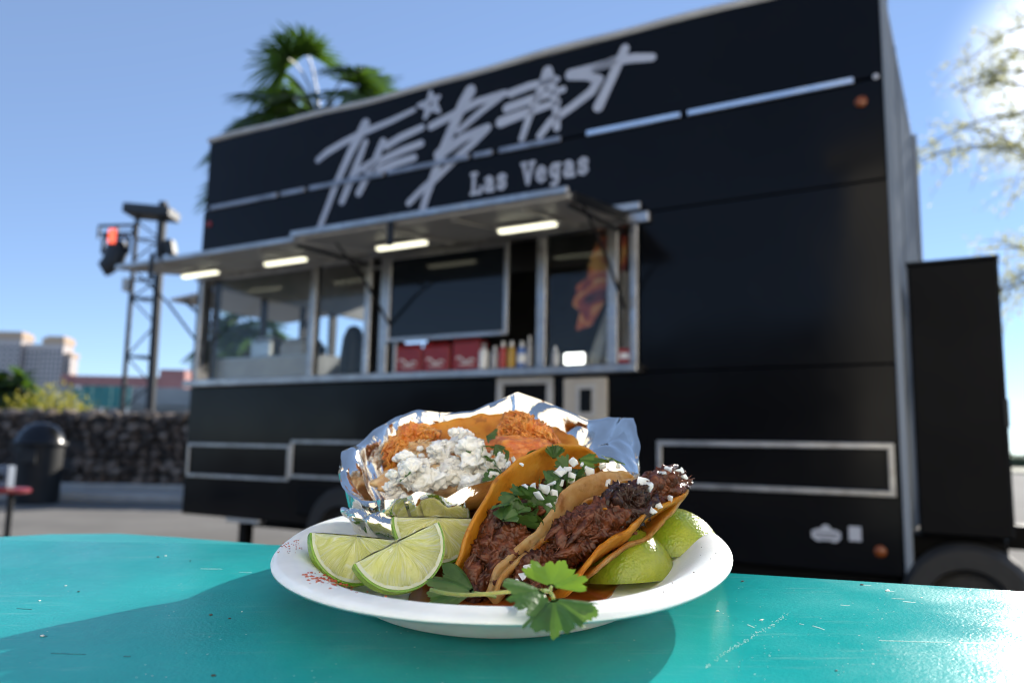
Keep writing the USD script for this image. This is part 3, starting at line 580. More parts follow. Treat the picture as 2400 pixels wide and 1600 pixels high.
# hotel
MT['hotel'] = mat('hotel', (.36, .32, .31), (.41, .36, .35), scale=.05, rough=.8); MT['hotel_trim'] = mat('hotel_trim', (.38, .27, .19), (.42, .30, .21), scale=.05, rough=.8)
HY = 500.0
def hp(px, py): q = at(px, py, HY); return q[0], q[2]
ht = thing('hotel_tower', 'tall beige hotel block with darker window columns on the skyline', 'hotel', (0, HY, 0))
def block(px0, px1, pyt, y0, y1, m='hotel', nm='wall'):
    x0, z1 = hp(px0, pyt); x1, _ = hp(px1, pyt); part(nm, box(x0, x1, y0, y1, 0, z1), MT[m], ht); return x0, x1, z1
b1 = block(-60, 58, 794, -3, 9); b2_ = block(58.1, 108, 806, 0, 9); b3 = block(108.1, 156, 806, -3, 9); b4 = block(156.1, 166, 836, 0, 9)
for (x0, x1, z1), h in ((b1, 5), (b3, 5)):
    part('cornice', box(x0 - .6, x1 + .6, -3.6, 9.6, z1 + .05, z1 + h - 1.4), MT['hotel_trim'], ht); part('roof_block', box(x0 + 1, x1 - 1, -2, 8.5, z1 + h - 1.35, z1 + h), MT['hotel_trim'], ht)
part('cornice', box(b4[0], b4[1] + .5, -.4, 9.5, b4[2] + .05, b4[2] + 2.5), MT['hotel_trim'], ht)
for (x0, x1, z1), nc, yy in ((b1, 8, -3), (b2_, 5, 0), (b3, 5, -3), (b4, 2, 0)):
    for c in range(nc):
        w = (x1 - x0) / nc
        for f_ in range(11):
            z = 24 + (z1 - 27) * f_ / 11
            part('window', box(x0 + w * (c + .20), x0 + w * (c + .80), yy - .12, yy - .01, z, z + (z1 - 27) / 11 * .62), MT['far_glass'], ht)

# ------------------------------------------------------------------ palms
MT['palm_leaf'] = leaf_mat('palm_leaf', (.020, .036, .011), (.045, .075, .020), (.09, .18, .015), fac=.36, rough=.22, scale=3)
MT['palm_stem'] = mat('palm_stem', (.04, .045, .018), (.07, .07, .03), scale=8, rough=.5)
MT['bark'] = mat('bark', (.06, .045, .034), (.12, .09, .066), scale=14, rough=.9, bump=(30, .02), stretch=(1, 1, .25))
def fan_frond(rg, el, az, Lp, Lf):
    """One fan leaf: curved stalk and a folded, drooping fan."""
    s = np.linspace(0, 1, 6); drop = (.25 + .5 * (1 - el / 90)) * Lp
    P = np.stack([np.cos(math.radians(el)) * Lp * s, 0 * s, np.sin(math.radians(el)) * Lp * s - drop * s ** 2], 1)
    parts = [tube(P, np.linspace(.022, .012, 6), 5)]
    t = P[-1] - P[-2]; t /= np.linalg.norm(t); side = np.array([0, 1.0, 0]); nrm = np.cross(t, side)
    tw_ = rg.normal(0, .5); side, nrm = side * math.cos(tw_) + nrm * math.sin(tw_), nrm * math.cos(tw_) - side * math.sin(tw_)
    N = 26; V, Fc = [], []
    for k in range(N):
        a = math.radians(-118 + 236 * (k + .5) / N + rg.normal(0, 1.5)); d = t * math.cos(a) + side * math.sin(a)
        ln = Lf * (.72 + .28 * math.cos(a * .7)) * rg.uniform(.92, 1.05); q = np.cross(nrm, d); bow = .10 * (1 - abs(a) / 2.2)
        for u, w in ((.03, .012), (.35, .036), (.62, .040), (.84, .022), (1.0, .003)):
            c = P[-1] + d * ln * u - nrm * (.22 * abs(math.sin(a)) * u * Lf - bow * u) + np.array([0, 0, -1.0]) * Lf * (.16 * u ** 3 * rg.uniform(.6, 1.4))
            V += [c - q * w, c + nrm * w * .55, c + q * w]
        o = len(V) - 15
        for i in range(4):
            for j in range(2): Fc += [[o + 3 * i + j, o + 3 * i + 3 + j, o + 3 * i + 4 + j], [o + 3 * i + j, o + 3 * i + 4 + j, o + 3 * i + 1 + j]]
    parts.append(trimesh.Trimesh(V, Fc, process=False))
    return rot(parts[0], az, [0, 0, 1]), rot(parts[1], az, [0, 0, 1])
def palm(label, loc, H, seed, n=34, Lp=1.0, Lf=.85, lean=0.0):
    rg = np.random.default_rng(seed)
    t = thing('palm_tree', label, 'palm tree', loc)
    zz = np.linspace(0, H, 14); part('trunk', tube(np.stack([lean * (zz / H) ** 2, 0 * zz, zz], 1), .17 + .09 * np.exp(-zz * 1.2) + .012 * np.sin(zz * 9), 12), MT['bark'], t, smooth=True)
    for k in range(n):
        el = 66 - 78 * ((k + .5) / n) ** .9; az = k * 137.5 + rg.uniform(-14, 14)
        st, bl = fan_frond(rg, el, az, Lp * rg.uniform(.36, 1.25), Lf * rg.uniform(.85, 1.1))
        off = [lean, 0, H - .05 + .1 * (el > 30)]
        fr = part('frond', move(bl, off), MT['palm_leaf'], t); part('frond_stalk', move(st, off), MT['palm_stem'], fr)
    return t
PY = 13.5
c = at(752, 262, PY); palm('tall fan palm rising behind the roof of the black food trailer', (c[0], PY, 0), c[2] - .2, 4, n=46, Lp=1.5, Lf=.95)
c = at(30, 890, 24); palm('short fan palm behind the stone wall in front of the beige hotel', (c[0], 24, 0), c[2] - .1, 9, n=30, Lp=.45, Lf=.62)
c = at(575, 770, 20); palm('fan palm seen through the trailer windows', (c[0], 20, 0), c[2], 15, n=20, Lp=.8, Lf=.8)
# ------------------------------------------------------------------ shrubs
MT['yellow_leaf'] = leaf_mat('yellow_leaf', (.13, .15, .02), (.24, .22, .03), (.45, .42, .05), fac=.5, rough=.5, scale=2)
MT['fine_leaf'] = leaf_mat('fine_leaf', (.12, .14, .07), (.20, .21, .11), (.46, .46, .24), fac=.62, rough=.5, scale=1)
MT['grey_green'] = leaf_mat('grey_green', (.05, .07, .03), (.09, .11, .05), (.10, .14, .05), fac=.3, rough=.6, scale=1)
def leaves(rg, pts, size, elong=2.0, droop=0.0):
    n = len(pts); d = rg.normal(size=(n, 3)); d[:, 2] -= droop; d /= np.linalg.norm(d, axis=1, keepdims=True)
    q = np.cross(d, rg.normal(size=(n, 3))); q /= np.linalg.norm(q, axis=1, keepdims=True); s = size * rg.uniform(.6, 1.3, (n, 1))
    V = np.stack([pts - d * s * elong / 2, pts + q * s * .5, pts + d * s * elong / 2, pts - q * s * .5], 1).reshape(-1, 3)
    o = np.arange(n)[:, None] * 4
    return trimesh.Trimesh(V, np.vstack([o + [0, 1, 2], o + [0, 2, 3]]), process=False)
rg = np.random.default_rng(21)
c = at(158, 962, 14.2)
sh = thing('yellow_shrub', 'yellow-green leafy shrub growing on top of the stone wall', 'shrub', (c[0], 13.7, .9))
pts = []
for k in range(26):
    e = np.array([rg.uniform(-.62, .62), rg.uniform(-.3, .3), 0]); h = .82 * (1 - (e[0] / .85) ** 2) * rg.uniform(.7, 1.1)
    pts.append(e + rg.normal(size=(70, 3)) * [.10, .10, .10] + np.array([0, 0, h]) * rg.uniform(.4, 1.0, (70, 1)))
part('foliage', leaves(rg, np.vstack(pts), .035, 2.4), MT['yellow_leaf'], sh, kind='stuff'); part('stem', cat_([tube([(0, 0, 0), (x, y, .45)], .012, 5) for x, y in ((-.4, 0), (.35, .1), (0, -.1), (.15, .2), (-.2, .15))]), MT['bark'], sh)
# feathery tree at the right edge
tx = at(2530, 800, 9.5)[0]
tree = thing('feathery_tree', 'feathery pale green tree with thin drooping twigs right of the trailer', 'tree', (tx, 9.5, 0))
part('trunk', tube(spline([(.5, .3, 0), (.4, .2, 1.1), (.25, .1, 2.6), (.1, 0, 7.2)], 12), np.linspace(.14, .07, 12), 10), MT['bark'], tree, smooth=True)
br, tips = [], []
sunr = SUN / SUN[1]; s0 = (np.array([0, .42, .85]) + SUN / SUN[1] * (9.5 - .42)) - np.array([tx, 9.5, 0])
for k in range(32):
    az = math.radians(k * 137.5); el = rg.uniform(-.1, .9)
    d = np.array([math.cos(az) * math.cos(el), math.sin(az) * math.cos(el) * .6, math.sin(el)]); ln = rg.uniform(1.2, 2.2)
    st = np.array([.2, 0, 2.7]) + np.array([-.05, 0, 1.0]) * rg.uniform(.2, 4.4)
    P = np.stack([st + d * ln * s + np.array([0, 0, -.7]) * s ** 2.2 * ln * .5 for s in np.linspace(0, 1, 9)])
    br.append(tube(P, np.linspace(.022, .006, 9), 5))
    for s in np.linspace(.3, 1, 11):
        b0 = P[0] + 0; i = int(s * 8); b0 = P[i]
        dd = d * .5 + rg.normal(size=3) * .6; dd[2] -= .25; dd /= np.linalg.norm(dd); l2 = rg.uniform(.35, .8)
        Q = np.stack([b0 + dd * l2 * t_ + np.array([0, 0, -.35]) * t_ ** 2 * l2 for t_ in np.linspace(0, 1, 6)]); br.append(tube(Q, np.linspace(.006, .002, 6), 3)); tips.append(Q)
part('branches', cat_(br), MT['bark'], tree, kind='stuff')
tp_ = []
for Q in tips:
    for k in range(34):
        i = rg.integers(1, 6); tp_.append(Q[i] + (Q[i - 1] - Q[i]) * rg.uniform() + rg.normal(size=3) * [.05, .05, .045])
tp_ = np.array(tp_)
rel = tp_ - s0; dist = np.linalg.norm(np.cross(rel, SUN), axis=1); tp_ = tp_[dist > .5]
part('foliage', leaves(rg, tp_, .025, 3.0, .3), MT['fine_leaf'], tree, kind='stuff')
# hedge, verge and far trees at the right
MT['verge'] = mat('verge', (.20, .20, .13), (.30, .29, .20), scale=.3, rough=.95)
vg = part('verge', box(18, 90, 44, 62, 0, .10), MT['verge'], None, kind='structure')
hd = thing('far_hedge', 'low grey-green hedge along the far right side of the lot', 'hedge', (40, 64, 0))
pts = np.stack([rg.uniform(-22, 30, 5200), rg.uniform(-.8, .8, 5200), rg.uniform(0, 1.0, 5200)], 1); pts[:, 2] *= 1.0 + .35 * meshkit.fbm(pts * [.3, 0, 0], 3, 2)
part('foliage', leaves(rg, pts, .22, 1.6), MT['grey_green'], hd, kind='stuff'); part('hedge_core', box(-22, 30, -.6, .6, 0, .85, .1), MT['grey_green'], hd)

# ---- what stands behind the photographer (seen only as reflections in the trailer and the foil)
MT['plaster'] = mat('plaster', (.016, .014, .012), (.028, .024, .02), scale=.4, rough=.85)
bh = thing('brown_building', 'long low dark brown building across the lot behind the photographer', 'building', (0, -15, 0))
part('wall', box(-60, 30, -9, 0, 0, 4.6), MT['plaster'], bh); part('roof_edge', box(-60.3, 30.3, -9.3, .3, 4.603, 5.1), MT['truck_dark'], bh)
for k in range(14): part('window', box(-56 + 6 * k, -53.6 + 6 * k, .004, .05, 1.0, 2.6), MT['glass_dark'], bh)

MT['pale_plaster'] = mat('pale_plaster', (.82, .76, .65), (.87, .82, .72), scale=.5, rough=.85)
pb_ = thing('pale_building', 'pale rendered building close behind the photographer facing the sun', 'building', (0, -2.0, 0))
part('wall', box(-2.6, 11, -6, 0, 0, 4.6), MT['pale_plaster'], pb_); part('roof_edge', box(-2.8, 11.2, -6.2, .15, 4.603, 4.9), MT['concrete'], pb_)
for k in range(4): part('window', box(3.4 + 2.3 * k, 4.6 + 2.3 * k, .004, .04, 1.0, 2.3), MT['glass_dark'], pb_)
# ================================================================== the table and the food (table frame)
def LZ(px, py, z):
    d = ray(px, py); d = np.array([d @ TX, d @ TY, d @ TN]); return EYE_T + d * ((z - EYE_T[2]) / d[2])
def S(pts, n): return spline([L(*p) for p in pts], n)
ZTAB, ZFL = -.0247, -.0222
_tn = {'t': ('texture_coordinate', {}), 'p': ('principled_bsdf', {'roughness': .34, 'specular_ior_level': .065}),
       'n': ('noise_texture', {'scale': 7.0, 'detail': 5.0, 'roughness': .6}), 'r': ('rgb_ramp', {'ramp': [(.30, (.010, .270, .275)), (.55, (.014, .315, .32)), (.75, (.030, .36, .36))]}),
       'm': ('mapping', {'scale': (18, 160, 60), 'rotation': (0, 0, .25)}), 'n2': ('noise_texture', {'scale': 1.0, 'detail': 6.0, 'roughness': .75}), 'r2': ('rgb_ramp', {'ramp': [(.56, (0, 0, 0)), (.72, (1, 1, 1))]}),
       'mx': ('mix', {'color2': (.12, .36, .36)}), 'k': ('math', {'math_type': 'multiply', 'value2': .55}),
       'nb': ('noise_texture', {'scale': 750.0, 'detail': 3.0}), 'b': ('bump', {'strength': .55, 'distance': .0003}),
       'nb2': ('noise_texture', {'scale': 26.0, 'detail': 2.0}), 'b2': ('bump', {'strength': .10, 'distance': .0004}),
       'v': ('voronoi_texture', {'scale': 210.0}), 'vm': ('map_range', {'from_min': .10, 'from_max': .05, 'to_min': 0.0, 'to_max': 1.0, 'clamp': True}), 'nv': ('noise_texture', {'scale': 22.0, 'detail': 2.0}), 'vg': ('map_range', {'from_min': .54, 'from_max': .60, 'clamp': True}), 'vk': ('math', {'math_type': 'multiply'}), 'mx2': ('mix', {'color2': (.45, .58, .56)}),
       'nr': ('noise_texture', {'scale': 30.0, 'detail': 6.0}), 'mr': ('map_range', {'from_min': .35, 'from_max': .7, 'to_min': .16, 'to_max': .27, 'clamp': True})}
MT['table_paint'] = usdkit.material(stage, '/World/Looks/table_paint', _tn, [('t.object', 'n.vector'), ('n.fac', 'r.fac'), ('t.object', 'm.vector'), ('m.vector', 'n2.vector'), ('n2.fac', 'r2.fac'), ('r2.color', 'k.value1'), ('k.value', 'mx.fac'), ('r.color', 'mx.color1'), ('mx.color', 'mx2.color1'), ('t.object', 'v.vector'), ('v.distance', 'vm.value'), ('t.object', 'nv.vector'), ('nv.fac', 'vg.value'), ('vm.result', 'vk.value1'), ('vg.result', 'vk.value2'), ('vk.value', 'mx2.fac'), ('mx2.color', 'p.base_color'),
                                    ('t.object', 'nb2.vector'), ('nb2.fac', 'b2.height'), ('b2.normal', 'b.normal'), ('t.object', 'nb.vector'), ('nb.fac', 'b.height'), ('b.normal', 'p.normal'), ('t.object', 'nr.vector'), ('nr.fac', 'mr.value'), ('mr.result', 'p.roughness')], surface='p.BSDF')
def slab(poly, z1, th, r=.004):
    P = []
    for ins, z in ((r, z1), (r * .3, z1 - r * .3), (0, z1 - r), (0, z1 - th + r), (r, z1 - th)):
        q = np.array(poly.buffer(-ins).exterior.coords) if ins else np.array(poly.exterior.coords)
        P.append(np.c_[q, np.full(len(q), z)])
    return trimesh.Trimesh(*hull(np.vstack(P)))
tbl = thing('turquoise_table', 'turquoise painted metal table under the plate of tacos', 'table', frame=TM)
top = sg.Polygon([(.66, -.142), (.134, .021), (-.156, .111), (-.36, .133), (-.66, .135), (-.66, -.62), (.66, -.62)]).buffer(-.02).buffer(.02, 12)
part('tabletop', slab(top, ZTAB, .028), MT['table_paint'], tbl, smooth=25)
for x, y in ((-.5, -.5), (.5, -.5), (-.45, .0)): part('table_leg', tube([(x, y, ZTAB - .029), (x * 1.05, y, ZTAB - .74)], .02, 12), MT['table_paint'], tbl)
t2 = thing('turquoise_bench', 'brightly sunlit turquoise slab beyond the near table edge at the left', 'bench', (0, 0, 0))
MT['bench_paint'] = mat('bench_paint', (.015, .27, .28), (.03, .32, .32), scale=8, rough=.4, bump=(400, .0005))
bp = sg.Polygon([(-.47, .592), (-.405, .622), (-.379, .668), (-.328, .682), (-.269, .664), (-.186, .627), (-.10, .592)]).buffer(-.006).buffer(.006, 10)
part('bench_top', slab(bp, HC - .0775, .02, .002), MT['bench_paint'], t2, smooth=25)
for x, y in ((-.33, .63), (-.2, .605)): part('bench_leg', tube([(x, y, HC - .099), (x, y, 0)], .012, 10), MT['bench_paint'], t2)

# ---- plate
MT['plate'] = mat('plate', (.74, .73, .71), (.80, .79, .77), scale=60, rough=.62, bump=(900, .00025, .5), sss=.15, sss_scale=.002)
plate = thing('oval_plate', 'white pressed-fibre oval plate holding the tacos and limes', 'plate', frame=TM)
prof = np.array([(.0, -.0222), (.30, -.0224), (.58, -.0224), (.63, -.0218), (.675, -.0198), (.74, -.0138), (.81, -.0068), (.85, -.0028), (.872, -.0010), (.895, .0002), (.925, .0008), (.96, .0006), (.984, -.0003), (.996, -.0018), (1.0, -.0034), (.995, -.0036), (.985, -.0022), (.96, -.0012), (.90, -.0014), (.872, -.0026), (.845, -.0050), (.80, -.0096), (.73, -.0165), (.675, -.0222), (.63, -.0243), (.30, -.0243), (.0, -.0243)])
sp = np.r_[0, np.cumsum(np.hypot(np.diff(prof[:, 0]) * .13, np.diff(prof[:, 1])))]
prof = np.stack([np.interp(np.linspace(0, sp[-1], 90), sp, prof[:, k]) for k in (0, 1)], 1)
pm = lathe(prof + [[.0005, 0]] * 1, 160); v = np.array(pm.vertices)
th = np.arctan2(v[:, 1], v[:, 0]); rr = np.hypot(v[:, 0], v[:, 1])
v[:, 2] += np.clip((rr - .75) * 4, 0, 1) * (.0007 * np.sin(3 * th + 1) + .0002 * np.sin(7 * th))
v[:, 0] *= .12 * (1 + .004 * np.sin(5 * th)); v[:, 1] *= .156 * (1 + .004 * np.sin(4 * th + 1))
part('plate_dish', trimesh.Trimesh(v, pm.faces, process=False), MT['plate'], plate, smooth=True)
MT['sauce'] = mat('sauce', (.22, .045, .006), (.32, .09, .015), scale=60, rough=.12)
a_ = np.linspace(0, 2 * np.pi, 60, endpoint=False); rs = 1 + .10 * np.sin(3 * a_ + 1) + .06 * np.sin(7 * a_)
sc = thing('orange_sauce', 'thin orange cooking juice pooled on the plate floor', 'sauce', frame=TM)
part('sauce_pool', extrude(sg.Polygon(np.stack([.060 * rs * np.cos(a_) + .004, .074 * rs * np.sin(a_) - .002], 1)), .0008).apply_translation([0, 0, ZFL - .0001]), MT['sauce'], sc)
part('sauce_smear', extrude(so.unary_union([sg.Point(*(LZ(x, y, -.012)[:2])).buffer(r) for x, y, r in ((1085, 1384, .005), (1110, 1382, .006), (1060, 1382, .004))]), .0006).apply_translation([0, 0, -.0205]), MT['sauce'], sc)
# chilli specks on the rim
rg = np.random.default_rng(5)
MT['chilli'] = mat('chilli', (.30, .035, .01), (.42, .09, .02), scale=400, rough=.6); MT['pepper'] = mat('pepper', (.05, .03, .02), rough=.7)
sp_, sb_ = [], []
def rim_z(x, y):
    r = math.hypot(x / .12, y / .156); return float(np.interp(r, [.675, .74, .81, .85, .872, .895, .925, .96, .984], [-.0198, -.0138, -.0068, -.0028, -.0010, .0002, .0008, .0006, -.0003]))
def speck(px, py, r, lst):
    p = LZ(px, py, 0.0)
    for _ in range(4): p = LZ(px, py, rim_z(p[0], p[1]))
    q = math.hypot(p[0] / .12, p[1] / .156)
    if .68 < q < .985: lst.append(blob((p[0], p[1], p[2] + r * .2), (r, r, r * .5), .35, 2.5, len(lst), 1))
for k in range(150):
    t_ = rg.uniform(); px = 725 + 185 * t_ + rg.normal(0, 14); py = 1352 + 32 * t_ + rg.normal(0, 8); speck(px, py, rg.uniform(.0003, .0009), sp_)
for k in range(50): speck(675 + rg.normal(0, 16), 1278 + rg.normal(0, 8), rg.uniform(.0002, .0005), sp_)
for k in range(60):
    t_ = rg.uniform(); speck(900 + 480 * t_, 1387 + 12 * math.sin(t_ * 3) + rg.normal(0, 4), rg.uniform(.0002, .0006), sp_)
for k in range(26): speck(rg.uniform(665, 1300), rg.uniform(1275, 1400), rg.uniform(.0002, .0004), sb_)
for k in range(20): speck(rg.uniform(1500, 1690), rg.uniform(1270, 1400), rg.uniform(.0002, .0004), sb_)
ck = thing('chilli_specks', 'red chilli and pepper specks scattered on the front rim of the plate', 'spice', frame=TM)
tag(ck, kind='stuff')
part('chilli', cat_(sp_), MT['chilli'], ck, kind='stuff'); part('pepper', cat_(sb_), MT['pepper'], ck, kind='stuff')

# ---- foil nest
MT['foil'] = mat('foil', (.70, .67, .62), (.76, .73, .68), scale=40, rough=.05, metal=1.0, rough2=.14, bump=(150, .0007, .6))
RIM = [(796, 1125, 0.025), (815, 1152, 0.014), (845, 1170, 0.004), (900, 1174, -0.004), (955, 1166, -0.007), (978, 1151, -0.005), (1021, 1158, -0.005), (1046, 1168, -0.004), (1085, 1143, -0.001), (1174, 1120, 0.006), (1280, 1130, 0.012), (1380, 1135, 0.02), (1450, 1132, 0.031), (1493, 1112, 0.042), (1500, 1048, 0.057), (1484, 979, 0.078), (1432, 978, 0.099), (1381, 984, 0.109), (1330, 962, 0.115), (1266, 936, 0.119), (1212, 917, 0.121), (1155, 946, 0.121), (1105, 966, 0.119), (1040, 967, 0.115), (980, 960, 0.109), (929, 977, 0.0962), (880, 1005, 0.0808), (837, 1043, 0.064), (806, 1059, 0.048), (799, 1090, 0.036)]
rimp = np.array([L(*p) for p in RIM]); NA = 210
s_ = np.r_[0, np.cumsum(np.linalg.norm(np.diff(np.vstack([rimp, rimp[:1]]), axis=0), axis=1))]; s_ /= s_[-1]
uu = np.linspace(0, 1, NA, endpoint=False); rim_ = np.stack([np.interp(uu, s_, np.r_[rimp[:, k], rimp[0, k]]) for k in range(3)], 1)
cen = np.array([rim_[:, 0].mean(), rim_[:, 1].mean() + .002, 0])
zb = -.0205
def ring(k, z): return np.c_[cen[:2] + (rim_[:, :2] - cen[:2]) * k, z]
front = np.clip((.03 - rim_[:, 1]) / .03, 0, 1)
rings = [ring(.74, np.full(NA, zb)), ring(.86, zb + (rim_[:, 2] - zb) * .22), ring(.90, zb + (rim_[:, 2] - zb) * .55), ring(.98, zb + (rim_[:, 2] - zb) * .86), ring(1.0, rim_[:, 2]), ring(.965, rim_[:, 2] - .0015 - .002 * front),
         ring(.90, zb + (rim_[:, 2] - zb) * .80), ring(.80, zb + (rim_[:, 2] - zb) * .55), ring(.68, zb + (rim_[:, 2] - zb) * .32), ring(.45, zb + (rim_[:, 2] - zb) * .2), ring(.05, np.full(NA, zb + .012))]
R_ = np.stack(rings); tt = np.linspace(0, len(rings) - 1, 46)
G = np.stack([np.stack([np.interp(tt, np.arange(len(rings)), R_[:, a, k]) for k in range(3)], 1) for a in range(NA)], 1)
Gp = G.reshape(-1, 3)
rgf = np.random.default_rng(8)
def creases(p, n, f0, f1, rg_):
    d = np.zeros(len(p))
    for k in range(n):
        a = rg_.normal(size=3); a /= np.linalg.norm(a); f = rg_.uniform(f0, f1); ph = rg_.uniform(0, 1)
        x = (p @ a) * f + ph + .25 * np.sin((p @ rg_.normal(size=3)) * 40); d += np.abs((x % 1) - .5) * 2 - .5
    return d / n ** .5
nrm = np.cross(np.gradient(G, axis=0), (np.roll(G, -1, 1) - np.roll(G, 1, 1)) / 2); nrm /= np.linalg.norm(nrm, axis=-1, keepdims=True) + 1e-9
damp = np.interp(tt, [0, 3, 4, 5, 7, 10], [.6, 1, .35, .8, 1.2, .3])[:, None]
pleat = np.interp(uu, np.linspace(0, 1, 52) + np.r_[0, rgf.uniform(-.008, .008, 50), 0], np.r_[(q_ := rgf.uniform(-1, 1, 51)), q_[0]])
pleat2 = np.interp(uu, np.linspace(0, 1, 27), np.r_[(q_ := rgf.uniform(-1, 1, 26)), q_[0]])
pw = np.interp(tt, [0, 1, 3, 4, 5, 6, 8, 10], [.2, .7, 1, .25, .35, 1, .8, 0])[:, None]; pw2 = np.interp(tt, [0, 2, 4, 5, 6.5, 8, 10], [1, .3, .2, .3, -1, .5, 0])[:, None]
disp = pleat[None] * pw * .0058 + pleat2[None] * pw2 * .0040 + (creases(Gp, 5, 20, 38, rgf) * .0040 + creases(Gp, 5, 40, 80, rgf) * .0028).reshape(G.shape[:2]) * damp
G = G + nrm * disp[..., None]
k_, a_n = G.shape[:2]; i, j = np.meshgrid(np.arange(k_ - 1), np.arange(a_n), indexing='ij'); i, j = i.ravel(), j.ravel(); j2 = (j + 1) % a_n
ff = np.vstack([np.stack([i * a_n + j, i * a_n + j2, (i + 1) * a_n + j2], 1), np.stack([i * a_n + j, (i + 1) * a_n + j2, (i + 1) * a_n + j], 1)])
foil = thing('foil_wrap', 'crumpled silver foil opened into a nest behind the front tacos', 'foil', frame=TM)
part('foil_sheet', trimesh.Trimesh(G.reshape(-1, 3), ff, process=False), MT['foil'], foil, smooth=16)
# folded flap at the right and crumpled tuck at the left foot
fl_ = np.array([[L(1376, 1058, .040), L(1420, 1040, .046), L(1462, 1010, .054)], [L(1400, 1085, .032), L(1440, 1060, .036), L(1484, 1062, .044)], [L(1425, 1120, .026), L(1470, 1105, .030), L(1496, 1110, .036)]])
def upgrid(A, n, m, jit, seed):
    A = CubicSpline(np.linspace(0, 1, A.shape[0]), A, axis=0)(np.linspace(0, 1, n)); A = CubicSpline(np.linspace(0, 1, A.shape[1]), A, axis=1)(np.linspace(0, 1, m))
    return A + normals_grid(A) * (creases(A.reshape(-1, 3), 6, 50, 120, np.random.default_rng(seed)) * jit).reshape(n, m)[..., None]
part('foil_flap', thick_sheet(upgrid(fl_, 18, 18, .001, 1), .0003), MT['foil'], foil, smooth=16)
tk = np.array([[L(800, 1190, .012), L(850, 1195, .002), L(905, 1205, -.006), L(935, 1225, -.006)], [L(812, 1215, .010), L(848, 1218, -.008), L(890, 1232, -.012), L(925, 1250, -.010)], [L(838, 1248, .006), L(870, 1252, -.004), L(905, 1262, -.006), L(930, 1270, -.004)]])
part('foil_tuck', thick_sheet(upgrid(tk, 26, 34, .0028, 4), .0003), MT['foil'], foil, smooth=14)

# ---- food materials
def food(name, c1, c2, scale, rough, bump, sss=.0, sr=(1, .5, .25), ss=.002, **k): return mat(name, c1, c2, scale=scale, rough=rough, bump=bump, sss=sss, sss_r=sr, sss_scale=ss, **k)
_t = {'t': ('texture_coordinate', {}), 'n': ('noise_texture', {'scale': 70.0, 'detail': 5.0, 'roughness': .65}), 'r': ('rgb_ramp', {'ramp': [(.30, (.40, .125, .010)), (.48, (.60, .24, .022)), (.66, (.66, .32, .05))]}),
      'n2': ('noise_texture', {'scale': 120.0, 'detail': 5.0, 'roughness': .65}), 'r2': ('rgb_ramp', {'ramp': [(.56, (0, 0, 0)), (.66, (1, 1, 1))]}), 'mx': ('mix', {'color2': (.17, .05, .008)}), 'k': ('math', {'math_type': 'multiply', 'value2': .75}),
      'nb': ('noise_texture', {'scale': 260.0, 'detail': 4.0}), 'b': ('bump', {'strength': .8, 'distance': .0008}), 'p': ('principled_bsdf', {'roughness': .42, 'subsurface_weight': .25, 'subsurface_scale': .003, 'subsurface_radius': (1, .45, .12)}),
      'x': ('translucent_bsdf', {'color': (.85, .40, .03)}), 'mc': ('mix_closure', {'fac': .40})}
_tl = [('t.object', 'n.vector'), ('n.fac', 'r.fac'), ('t.object', 'n2.vector'), ('n2.fac', 'r2.fac'), ('r2.color', 'k.value1'), ('k.value', 'mx.fac'), ('r.color', 'mx.color1'), ('mx.color', 'p.base_color'), ('t.object', 'nb.vector'), ('nb.fac', 'b.height'), ('b.normal', 'p.normal'), ('p.BSDF', 'mc.closure1'), ('x.BSDF', 'mc.closure2')]
MT['tortilla_orange'] = usdkit.material(stage, '/World/Looks/tortilla_orange', _t, _tl, surface='mc.closure')
_t2 = dict(_t); _t2['r'] = ('rgb_ramp', {'ramp': [(.30, (.36, .17, .05)), (.50, (.52, .30, .11)), (.68, (.62, .43, .21))]})
MT['tortilla_pale'] = usdkit.material(stage, '/World/Looks/tortilla_pale', _t2, _tl, surface='mc.closure')
MT['beef'] = food('beef', (.030, .0085, .0038), (.135, .040, .016), 150, .22, (420, .0005), rough2=.38, spec=.3)
MT['beef_strand'] = food('beef_strand', (.06, .018, .008), (.19, .064, .030), 240, .22, (500, .0004), rough2=.36, spec=.3)
MT['char'] = food('char', (.014, .006, .004), (.045, .016, .009), 260, .26, (450, .0006), spec=.3)
MT['chicken'] = food('chicken', (.46, .09, .008), (.70, .27, .045), 170, .36, (380, .0006), sss=.3)
MT['chicken_pale'] = food('chicken_pale', (.56, .28, .10), (.74, .50, .26), 160, .40, (380, .0006), sss=.3)
MT['cheese'] = food('cheese', (.86, .80, .67), (.91, .88, .79), 120, .55, (500, .0007), sss=.45, sr=(1, .8, .6), ss=.003)
MT['onion'] = food('onion', (.72, .74, .66), (.82, .84, .80), 180, .22, (300, .0003), sss=.5, sr=(1, 1, .8), ss=.004)
MT['cilantro'] = leaf_mat('cilantro', (.030, .075, .014), (.055, .125, .026), (.18, .33, .03), fac=.30, rough=.48, scale=160, bump=(330, .0007))
MT['cilantro_bright'] = leaf_mat('cilantro_bright', (.05, .12, .012), (.085, .18, .025), (.34, .54, .03), fac=.45, rough=.48, scale=160, bump=(330, .0006))
MT['cilantro_stem'] = mat('cilantro_stem', (.10, .17, .03), (.16, .24, .05), scale=90, rough=.4, sss=.3)

